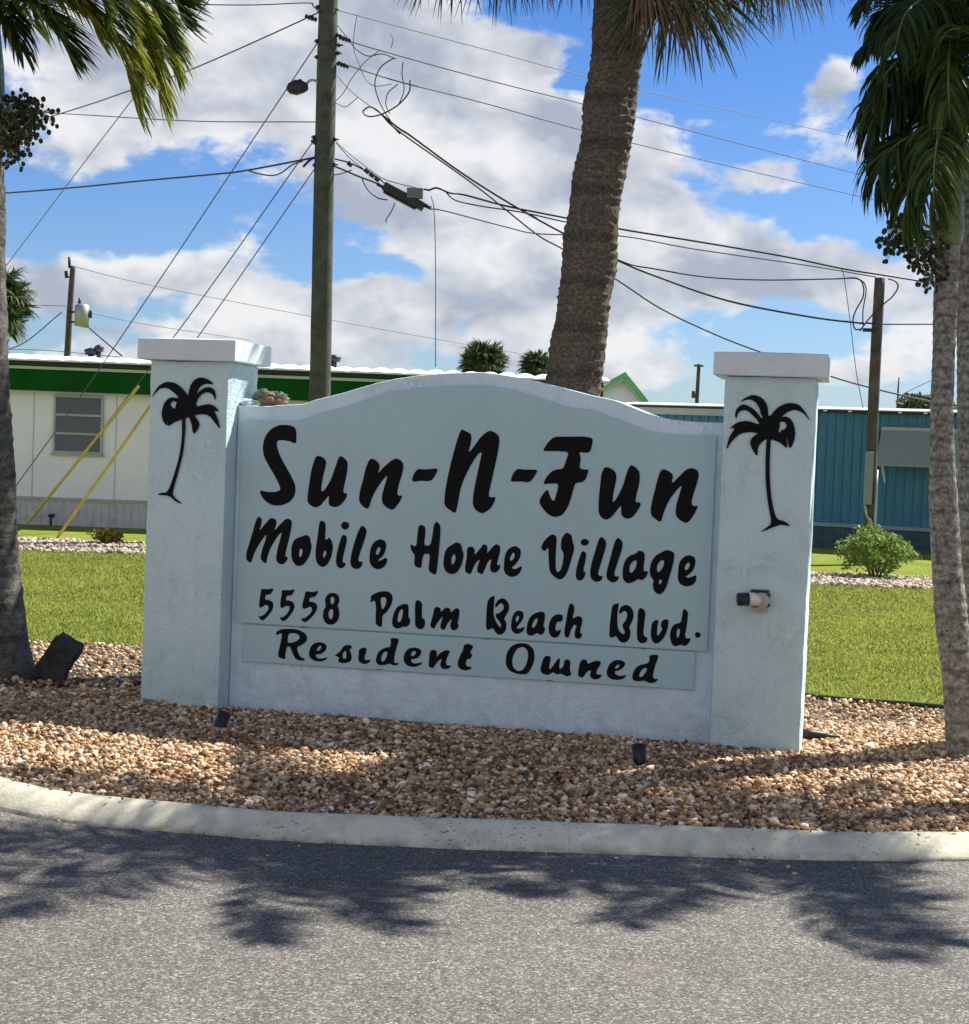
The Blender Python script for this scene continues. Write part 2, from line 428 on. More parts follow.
M['stump'] = simple('charred_stump_wood', (0.035, 0.036, 0.036), 0.9, 0.5, 14, 1.0, 30, dark=(0.09, 0.095, 0.095), dscale=9, damt=0.7)
M['stones'] = tintmat('gravel_stone')
M['planter'] = simple('terracotta_shell', (0.25, 0.15, 0.09), 0.8, 0.3, 30, 0.5, 60)

# ------------------------------------------------------------------ ground
def asphalt_mat():
    m_, n, b = new_mat('asphalt')
    t = n.new('ShaderNodeTexCoord').outputs['Object']
    cell = n.voro(t, 140.0, 'F1', 'Color')
    sc = n.new('ShaderNodeSeparateColor'); n.put(sc.inputs[0], cell)
    dist = n.voro(t, 140.0, 'F1', 'Distance')
    base = n.ramp(sc.outputs[0], [(0.0, (0.06, 0.057, 0.052)), (0.45, (0.130, 0.121, 0.106)), (0.80, (0.205, 0.19, 0.163)), (1.0, (0.38, 0.36, 0.31))])
    gap = n.mapr(dist, 0.35, 0.75, 0.0, 0.55)
    c = n.mix(gap, base, (0.06, 0.06, 0.062))
    wear = n.mapr(n.noise(t, 0.9, 5, 0.6), 0.3, 0.7, 0.86, 1.12)
    patch = n.mapr(n.noise(t, 6.0, 4, 0.6), 0.3, 0.7, 0.92, 1.08)
    c = n.vm('SCALE', c, scale=n.m('MULTIPLY', wear, patch))
    c = n.mix(n.mapr(n.noise(t, 2.2, 4, 0.6), 0.60, 0.75, 0.0, 0.3), c, (0.19, 0.155, 0.14))
    c = n.mix(n.mapr(n.noise(t, 3.4, 6, 0.7), 0.66, 0.74, 0.0, 0.28), c, (0.05, 0.05, 0.05))
    n.put(b.inputs['Base Color'], c)
    b.inputs['Roughness'].default_value = 0.85; b.inputs['Specular IOR Level'].default_value = 0.3
    bn = n.new('ShaderNodeBump'); bn.inputs['Strength'].default_value = 0.6; bn.inputs['Distance'].default_value = 0.0025
    n.put(bn.inputs['Height'], n.m('SUBTRACT', n.m('MULTIPLY', sc.outputs[1], 0.6), dist)); n.put(b.inputs['Normal'], bn.outputs[0])
    return m_
def concrete_mat():
    m_, n, b = new_mat('curb_concrete')
    t = n.new('ShaderNodeTexCoord').outputs['Object']
    f = n.noise(t, 7.0, 7, 0.62)
    c = n.ramp(f, [(0.3, (0.56, 0.53, 0.41)), (0.55, (0.74, 0.70, 0.53)), (0.75, (0.82, 0.78, 0.60))])
    pit = n.mapr(n.noise(t, 62.0, 3, 0.6), 0.60, 0.66, 0.0, 0.8)
    clump = n.mapr(n.noise(t, 2.3, 3, 0.6), 0.45, 0.62)
    c = n.mix(n.m('MULTIPLY', pit, clump), c, (0.09, 0.085, 0.075))
    s2 = n.new('ShaderNodeSeparateXYZ'); n.put(s2.inputs[0], t)
    jx = n.m('ABSOLUTE', n.m('SUBTRACT', n.m('FRACT', n.m('ADD', n.m('MULTIPLY', s2.outputs[0], 0.328), 0.37)), 0.5))
    c = n.mix(n.mapr(jx, 0.0004, 0.0012, 0.22, 0.0), c, (0.10, 0.10, 0.085))
    dirt = n.m('MULTIPLY', n.mapr(s2.outputs[2], -0.095, -0.13), n.mapr(n.noise(t, 11, 5, 0.7), 0.35, 0.65))
    c = n.mix(n.m('MULTIPLY', dirt, 0.8), c, (0.07, 0.07, 0.055))
    n.put(b.inputs['Base Color'], c)
    b.inputs['Roughness'].default_value = 0.9; b.inputs['Specular IOR Level'].default_value = 0.2
    bn = n.new('ShaderNodeBump'); bn.inputs['Strength'].default_value = 0.7; bn.inputs['Distance'].default_value = 0.006
    n.put(bn.inputs['Height'], n.noise(t, 40, 8, 0.75)); n.put(b.inputs['Normal'], bn.outputs[0])
    return m_
def lawn_mat():
    m_, n, b = new_mat('lawn')
    t = n.new('ShaderNodeTexCoord').outputs['Object']
    f = n.noise(n.vm('MULTIPLY', t, (1, 0.55, 1)), 1.4, 6, 0.65)
    c = n.ramp(f, [(0.28, (0.14, 0.19, 0.025)), (0.5, (0.24, 0.29, 0.035)), (0.7, (0.34, 0.36, 0.07))])
    g = n.noise(n.vm('MULTIPLY', t, (1, 0.35, 1)), 34.0, 5, 0.7)
    c = n.mix(n.mapr(g, 0.4, 0.65, 0.0, 0.6), c, (0.09, 0.13, 0.02))
    n.put(b.inputs['Base Color'], c)
    b.inputs['Roughness'].default_value = 0.9; b.inputs['Specular IOR Level'].default_value = 0.1
    bn = n.new('ShaderNodeBump'); bn.inputs['Strength'].default_value = 1; bn.inputs['Distance'].default_value = 0.03
    n.put(bn.inputs['Height'], n.noise(t, 45, 4, 0.7)); n.put(b.inputs['Normal'], bn.outputs[0])
    return m_
def bed_mat(name, cols):
    m_, n, b = new_mat(name)
    t = n.new('ShaderNodeTexCoord').outputs['Object']
    cell = n.new('ShaderNodeSeparateColor'); n.put(cell.inputs[0], n.voro(t, 30.0, 'F1', 'Color'))
    c = n.ramp(cell.outputs[0], cols)
    d = n.voro(t, 30.0)
    c = n.mix(n.mapr(d, 0.35, 0.65, 0.0, 0.85), c, (0.035, 0.027, 0.02))
    n.put(b.inputs['Base Color'], c); b.inputs['Roughness'].default_value = 0.9
    bn = n.new('ShaderNodeBump'); bn.inputs['Strength'].default_value = 1; bn.inputs['Distance'].default_value = 0.02; bn.invert = True
    n.put(bn.inputs['Height'], d); n.put(b.inputs['Normal'], bn.outputs[0])
    return m_
M['asphalt'] = asphalt_mat(); M['conc'] = concrete_mat(); M['lawn'] = lawn_mat()
M['bed'] = bed_mat('bed_floor', [(0, (0.10, 0.07, 0.045)), (0.5, (0.20, 0.145, 0.09)), (1, (0.34, 0.27, 0.18))])
M['pale_bed'] = bed_mat('pale_bed_floor', [(0, (0.34, 0.29, 0.21)), (0.5, (0.52, 0.46, 0.36)), (1, (0.68, 0.63, 0.52))])

ZA = -0.13
KERB = [(-300, 60), (-60, 16), (-15, 11.6), (-9, 10.6), (-6, 9.75), (-4.5, 9.0), (-3.4, 8.25), (-2.6, 7.55), (-2.03, 7.09), (-1.72, 6.92), (-1.12, 6.79), (-0.70, 6.73), (0.03, 6.705), (0.68, 6.72),
        (1.34, 6.745), (2.05, 6.83), (3.0, 7.0), (5.0, 7.6), (8.0, 9.0), (15, 13.0), (60, 45), (300, 200)]
inner_part = spline([(x, y, 0) for x, y in KERB[2:20]], 150)
kx = np.concatenate([[KERB[0][0], KERB[1][0]], inner_part[:, 0], [KERB[-2][0], KERB[-1][0]]])
ky = np.concatenate([[KERB[0][1], KERB[1][1]], inner_part[:, 1], [KERB[-2][1], KERB[-1][1]]])
def kerb_y(x): return np.interp(x, kx, ky)

def sheet(name, xs, y0, y1, z0, z1, mat, ny=2, kind='structure'):
    v = []; f = []
    for x, a, b in zip(xs, y0, y1):
        for k in range(ny): t = k / (ny - 1); v.append((x, a + (b - a) * t, z0 + (z1 - z0) * t))
    for i in range(len(xs) - 1):
        for k in range(ny - 1):
            p = i * ny + k; f.append((p, p + ny, p + ny + 1, p + 1))
    return tag(meshobj(name, v, f, mat), kind=kind)

sheet('road', kx, np.full(len(kx), -300.0), ky + 0.02, ZA, ZA, M['asphalt'])
# kerb: one rounded profile swept along the bed
T = np.gradient(np.c_[kx, ky], axis=0); T /= np.linalg.norm(T, axis=1)[:, None]
N = np.c_[-T[:, 1], T[:, 0]]
prof = [(-0.004, -0.20), (-0.002, -0.126), (0.010, -0.114), (0.050, -0.083), (0.092, -0.056), (0.122, -0.044), (0.150, -0.039), (0.168, -0.043), (0.172, -0.055), (0.174, -0.12)]
v = []; f = []
sel = range(1, len(kx) - 1)
for i in sel:
    for (d, z) in prof:
        wob = 0.009 * mnoise.noise(Vector((kx[i] * 2.3, ky[i] * 2.3, z * 9)))
        v.append((kx[i] + N[i, 0] * (d + wob), ky[i] + N[i, 1] * (d + wob), z + wob * 0.6))
P_ = len(prof)
for a in range(len(sel) - 1):
    for k in range(P_ - 1): f.append((a * P_ + k, (a + 1) * P_ + k, (a + 1) * P_ + k + 1, a * P_ + k + 1))
curb = tag(meshobj('curb', v, f, M['conc'], smooth=True), kind='structure')

BACK = [(-14, 14.2), (-6, 12.3), (-3.26, 11.8), (-2.42, 11.86), (-1, 11.7), (0.5, 11.2), (2.11, 10.61), (2.84, 10.18), (4.2, 9.9), (6.5, 9.8), (9, 10.6), (12, 12.5)]
bx_, by_ = [p[0] for p in BACK], [p[1] for p in BACK]
def back_y(x): return np.interp(x, bx_, by_)
def bed_z(x, y):
    return -0.062 + 0.055 * np.clip((y - kerb_y(x) - 0.16) / 1.2, 0, 1)
xs = np.linspace(-14, 12, 105)
v = []; f = []
for x in xs:
    a = kerb_y(x) + 0.13; b = max(back_y(x), a + 0.05)
    for k in range(16):
        y = a + (b - a) * k / 15
        v.append((x, y, bed_z(x, y) - 0.008))
for i in range(len(xs) - 1):
    for k in range(15):
        p = i * 16 + k; f.append((p, p + 16, p + 17, p + 1))
tag(meshobj('gravel_bed', v, f, M['bed'], smooth=True), kind='structure')
gx = np.concatenate([kx[kx < -14], np.linspace(-14, 12, 60), kx[kx > 12]])
gy0 = np.array([back_y(x) if -14 <= x <= 12 else kerb_y(x) + 0.13 for x in gx])
sheet('ground', gx, gy0, np.full(len(gx), 1800.0), -0.004, -0.004, M['lawn'])
sheet('gravel_path', np.array([-40, -4.2, 4.0, 40.0]), np.array([20.9, 20.75, 20.0, 18.6]), np.array([23.2, 22.9, 21.9, 20.2]), 0.004, 0.004, M['pale_bed'])

# loose stones as one uncountable mass
ico = np.array([(0, 0, 1), (.894, 0, .447), (.276, .851, .447), (-.724, .526, .447), (-.724, -.526, .447), (.276, -.851, .447),
                (.724, .526, -.447), (-.276, .851, -.447), (-.894, 0, -.447), (-.276, -.851, -.447), (.724, -.526, -.447), (0, 0, -1)])
icf = np.array([(0, 1, 2), (0, 2, 3), (0, 3, 4), (0, 4, 5), (0, 5, 1), (1, 6, 2), (2, 7, 3), (3, 8, 4), (4, 9, 5), (5, 10, 1),
                (2, 6, 7), (3, 7, 8), (4, 8, 9), (5, 9, 10), (1, 10, 6), (11, 7, 6), (11, 8, 7), (11, 9, 8), (11, 10, 9), (11, 6, 10)])
def stones(name, x, y, z, size, palette, mat):
    n = len(x)
    q = rng.normal(size=(n, 3, 3)); Q, _ = np.linalg.qr(q)
    sc = np.c_[rng.uniform(0.75, 1.35, n), rng.uniform(0.6, 1.0, n), rng.uniform(0.45, 0.8, n)] * size[:, None]
    jit = 1 + rng.uniform(-0.3, 0.3, (n, 12, 1))
    v = ico[None] * jit * sc[:, None, :]
    v = np.einsum('nij,nkj->nki', Q, v)
    v[:, :, 2] *= 0.8
    v += np.stack([x, y, z], 1)[:, None, :]
    f = (icf[None] + (np.arange(n) * 12)[:, None, None]).reshape(-1, 3)
    pal = (np.array(palette) * np.array([1.06, 1.06, 1.14]))[rng.integers(0, len(palette), n)] * rng.uniform(0.6, 1.35, n)[:, None]
    col = np.repeat(pal, 12, axis=0)
    return meshobj(name, v.reshape(-1, 3), f, mat, colors=col)
PAL = [(0.50, 0.33, 0.16), (0.62, 0.45, 0.26), (0.36, 0.20, 0.09), (0.70, 0.55, 0.34), (0.46, 0.31, 0.16), (0.24, 0.13, 0.06), (0.58, 0.36, 0.19), (0.78, 0.66, 0.47), (0.32, 0.22, 0.13), (0.17, 0.10, 0.05)]
SX, SY, SYAW = -1.89, 9.2983, 0.2221
cS, sS = math.cos(SYAW), math.sin(SYAW)
def sign_local(x, y):
    dx, dy = x - SX, y - SY
    return cS * dx - sS * dy, sS * dx + cS * dy
def scatter(n, x0, x1, ymax=None, near=0.05):
    x = rng.uniform(x0, x1, n); a = kerb_y(x) + 0.165; b = back_y(x) if ymax is None else np.minimum(back_y(x), ymax)
    y = a + (b - a) * rng.uniform(0, 1, n)
    lx, ly = sign_local(x, y)
    keep = ~((lx > 0) & (lx < 3.64) & (ly > 0.02) & (ly < 0.44)) & (b > a)
    return x[keep], y[keep]
x1_, y1_ = scatter(76000, -4.2, 4.2, 9.6)
x2_, y2_ = scatter(24000, -5.0, 5.0)
k2 = y2_ > 9.5
xg = np.concatenate([x1_, x2_[k2]]); yg = np.concatenate([y1_, y2_[k2]])
lift = np.array([mnoise.noise(Vector((a * 1.3, b * 1.3, 0))) for a, b in zip(xg, yg)]) * 0.016
sz = rng.uniform(0.008, 0.0205, len(xg)) * np.where(rng.uniform(0, 1, len(xg)) < 0.06, 1.6, 1.0)
zg = bed_z(xg, yg) + lift + rng.uniform(-0.006, 0.016, len(xg))
tag(stones('gravel', xg, yg, zg, sz, PAL, M['stones']), kind='stuff', label='tan and brown crushed gravel filling the bed round the sign', cat='gravel')
xb = rng.uniform(-9, 9, 16000); t_ = rng.uniform(0, 1, 16000)
yb0 = np.interp(xb, [-40, -4.2, 4, 40], [20.9, 20.75, 20.0, 18.6]); yb1 = np.interp(xb, [-40, -4.2, 4, 40], [23.2, 22.9, 21.9, 20.2])
tag(stones('white_gravel', xb, yb0 + (yb1 - yb0) * t_, rng.uniform(0.0, 0.03, 16000), rng.uniform(0.02, 0.045, 16000),
           [(0.42, 0.35, 0.25), (0.52, 0.46, 0.36), (0.30, 0.22, 0.14), (0.45, 0.38, 0.28)], M['stones']), kind='stuff', label='pale gravel strip crossing the lawn behind the sign', cat='gravel')

# a few stones kicked over the kerb, and dead leaflets blown on the bed
xs_k = rng.uniform(-1.9, 2.6, 70); off = np.where(rng.uniform(0, 1, 70) < 0.6, rng.uniform(0.10, 0.17, 70), -rng.uniform(0.0, 0.5, 70) ** 1.5 - 0.01)
zk = np.where(off > 0, -0.034, ZA + 0.004)
tag(stones('spilled_stones', xs_k, kerb_y(xs_k) + off, zk, rng.uniform(0.004, 0.011, 70), PAL, M['stones']), kind='stuff', label='small loose stones spilled on the curb and road edge', cat='gravel')
M['litter'] = leafmat('dry_litter', (0.10, 0.065, 0.035), (0.30, 0.20, 0.11), 0.8, 0.1)
nl = 420
xl = rng.uniform(-3.2, 3.2, nl); yl = kerb_y(xl) - 0.25 * (rng.uniform(0, 1, nl) < 0.08) + 0.02 + rng.uniform(0, 1, nl) * 2.6
lx_, ly_ = sign_local(xl, yl) if False else (math.cos(0.2221) * (xl + 1.89) - math.sin(0.2221) * (yl - 9.2983), math.sin(0.2221) * (xl + 1.89) + math.cos(0.2221) * (yl - 9.2983))
kp = ly_ < -0.01; xl, yl = xl[kp], yl[kp]; nl = len(xl)
zl = np.where(yl < kerb_y(xl), ZA + 0.004, np.where(yl < kerb_y(xl) + 0.17, -0.034, bed_z(xl, yl) + 0.022))
kp = (yl < kerb_y(xl)) | (yl > kerb_y(xl) + 0.1); xl, yl, zl = xl[kp], yl[kp], zl[kp]; nl = len(xl)
al = rng.uniform(0, 6.28, nl); ll = rng.uniform(0.015, 0.06, nl); wl = rng.uniform(0.002, 0.006, nl)
vl = np.stack([np.c_[xl - np.cos(al) * ll, yl - np.sin(al) * ll, zl], np.c_[xl - np.sin(al) * wl, yl + np.cos(al) * wl, zl + 0.004], np.c_[xl + np.cos(al) * ll, yl + np.sin(al) * ll, zl + rng.uniform(0, 0.012, nl)], np.c_[xl + np.sin(al) * wl, yl - np.cos(al) * wl, zl + 0.003]], 1).reshape(-1, 3)
tag(meshobj('leaf_litter', vl, np.arange(nl * 4).reshape(-1, 4), M['litter']), kind='stuff', label='dry leaf bits scattered over the gravel and curb', cat='leaf litter')

# grass blades
def blades(name, x, y, z, h, wdt):
    n = len(x)
    a = rng.uniform(0, 2 * np.pi, n); lean = rng.uniform(0.1, 0.7, n); la = rng.uniform(0, 2 * np.pi, n)
    v = np.zeros((n, 4, 3))
    v[:, 0] = np.c_[x - np.cos(a) * wdt, y - np.sin(a) * wdt, z]
    v[:, 1] = np.c_[x + np.cos(a) * wdt, y + np.sin(a) * wdt, z]
    mx = x + np.cos(la) * lean * h * 0.4; my = y + np.sin(la) * lean * h * 0.4
    v[:, 2] = np.c_[mx + np.cos(a) * wdt * 0.8, my + np.sin(a) * wdt * 0.8, z + h * 0.6]
    v[:, 3] = np.c_[x + np.cos(la) * lean * h, y + np.sin(la) * lean * h, z + h * (1 - 0.3 * lean)]
    f = np.array([(0, 1, 2), (0, 2, 3)])[None] + (np.arange(n) * 4)[:, None, None]
    return meshobj(name, v.reshape(-1, 3), f.reshape(-1, 3), M['grassblade'])
n = 300000
u_ = rng.uniform(0, 1, n); yy = 9.7 + (20.8 - 9.7) * u_ ** 1.15
xx = rng.uniform(-1, 1, n) * (0.36 * yy + 1.0)
ok = (yy > back_y(xx) - 0.02) & (yy < np.interp(xx, [-40, -4.2, 4, 40], [20.9, 20.75, 20.0, 18.6]) + 0.05)
xx, yy = xx[ok], yy[ok]
h = rng.uniform(0.014, 0.036, len(xx))
tag(blades('grass', xx, yy, np.zeros(len(xx)) - 0.004, h, 0.0022 + 0.0003 * yy), kind='stuff', label='mown yellow-green lawn grass behind the gravel bed', cat='grass')
# ragged grass poking between kerb and road
n = 500
xk = rng.uniform(-2.5, 3, n) + 0.0
keep = np.array([mnoise.noise(Vector((a * 3.1, 0, 0))) > 0.02 + 0.25 * random.random() for a in xk])
xk = xk[keep]
tag(blades('weeds', xk, kerb_y(xk) - rng.uniform(0.0, 0.012, len(xk)), np.full(len(xk), ZA), rng.uniform(0.006, 0.022, len(xk)), 0.0016), kind='stuff', label='thin weeds in the joint between curb and road', cat='weeds')
# black edging strip at the back of the bed
g = Geo()
ex = np.linspace(1.5, 6.2, 30)
g.tube([(x, back_y(x) - 0.02, 0.012 + 0.012 * math.sin(x * 5)) for x in ex], 0.022, 6, flat=0.7)
tag(g.build('edging', M['dark_metal'], smooth=True), 'black lawn edging between gravel and grass right of the sign', 'lawn edging')

# ------------------------------------------------------------------ the entrance sign
sign = empty('entrance_sign', (SX, SY, 0), 'pale blue stucco community sign wall between two capped pillars with black lettering', 'sign', rz=-SYAW)
AW, LSP, ZT, CH, OV, DP = 0.4662, 3.1759, 1.9183, 0.1173, 0.055, 0.4623
def roughbox(name, a, b, mat, parent, step=0.035, amp=0.003, rnd=0.010, freq=7.0):
    bm = bmesh.new()
    dims = [b[i] - a[i] for i in range(3)]
    nn = [max(2, int(d / step)) for d in dims]
    vid = {}
    def V(p):
        k = tuple(round(c, 5) for c in p)
        if k not in vid: vid[k] = bm.verts.new(p)
        return vid[k]
    for ax in range(3):
        o1, o2 = [(1, 2), (2, 0), (0, 1)][ax]
        for side in (0, 1):
            for i in range(nn[o1]):
                for j in range(nn[o2]):
                    q = []
                    for (di, dj) in ((0, 0), (1, 0), (1, 1), (0, 1)):
                        p = [0, 0, 0]; p[ax] = b[ax] if side else a[ax]
                        p[o1] = a[o1] + dims[o1] * (i + di) / nn[o1]; p[o2] = a[o2] + dims[o2] * (j + dj) / nn[o2]
                        q.append(V(p))
                    if not side: q.reverse()
                    bm.faces.new(q)
    ctr = Vector([(a[i] + b[i]) / 2 for i in range(3)])
    for v_ in bm.verts:
        p = v_.co.copy(); on = sum(1 for i in range(3) if abs(p[i] - a[i]) < 1e-5 or abs(p[i] - b[i]) < 1e-5)
        d = mnoise.noise_vector((p + Vector(sign.location)) * freq) * amp + mnoise.noise_vector(p * 31) * amp * 0.5
        if on >= 2:
            for i in range(3):
                if abs(p[i] - a[i]) < 1e-5: d[i] += rnd * 0.4 + abs(mnoise.noise(p * 13)) * rnd * 0.5
                elif abs(p[i] - b[i]) < 1e-5: d[i] -= rnd * 0.4 + abs(mnoise.noise(p * 13)) * rnd * 0.5
        v_.co = p + d
    me = bpy.data.meshes.new(name); bm.to_mesh(me); bm.free(); me.materials.append(mat)
    me.polygons.foreach_set('use_smooth', np.ones(len(me.polygons), dtype=bool))
    o = bpy.data.objects.new(name, me); COL.objects.link(o); o.parent = parent
    md = o.modifiers.new('edges', 'EDGE_SPLIT'); md.split_angle = R_(50)
    return o
def pillar(x0, lab):
    p = roughbox('pillar', (x0, 0, -0.25), (x0 + AW, DP, ZT + 0.001), M['pillar'], sign)
    p['label'] = lab
    bm = bmesh.new()
    a0, a1, d0, d1 = x0 - OV, x0 + AW + OV, -OV, DP + OV
    z0, z1 = ZT, ZT + CH
    vs = [bm.verts.new(q) for q in ((a0, d0, z0), (a1, d0, z0), (a1, d1, z0), (a0, d1, z0), (a0, d0, z1), (a1, d0, z1), (a1, d1, z1), (a0, d1, z1), ((a0 + a1) / 2, (d0 + d1) / 2, z1 + 0.022))]
    for q in ((0, 3, 2, 1), (0, 1, 5, 4), (1, 2, 6, 5), (2, 3, 7, 6), (3, 0, 4, 7), (4, 5, 8), (5, 6, 8), (6, 7, 8), (7, 4, 8)): bm.faces.new([vs[i] for i in q])
    me = bpy.data.meshes.new('pillar_cap'); bm.to_mesh(me); bm.free(); me.materials.append(M['cap'])
    c = bpy.data.objects.new('pillar_cap', me); COL.objects.link(c); c.parent = p
    md = c.modifiers.new('bevel', 'BEVEL'); md.width = 0.006; md.segments = 2
    return p
pl = pillar(0, 'left pillar with a black painted palm bending left')
pr = pillar(LSP, 'right pillar with a black painted palm bending right')
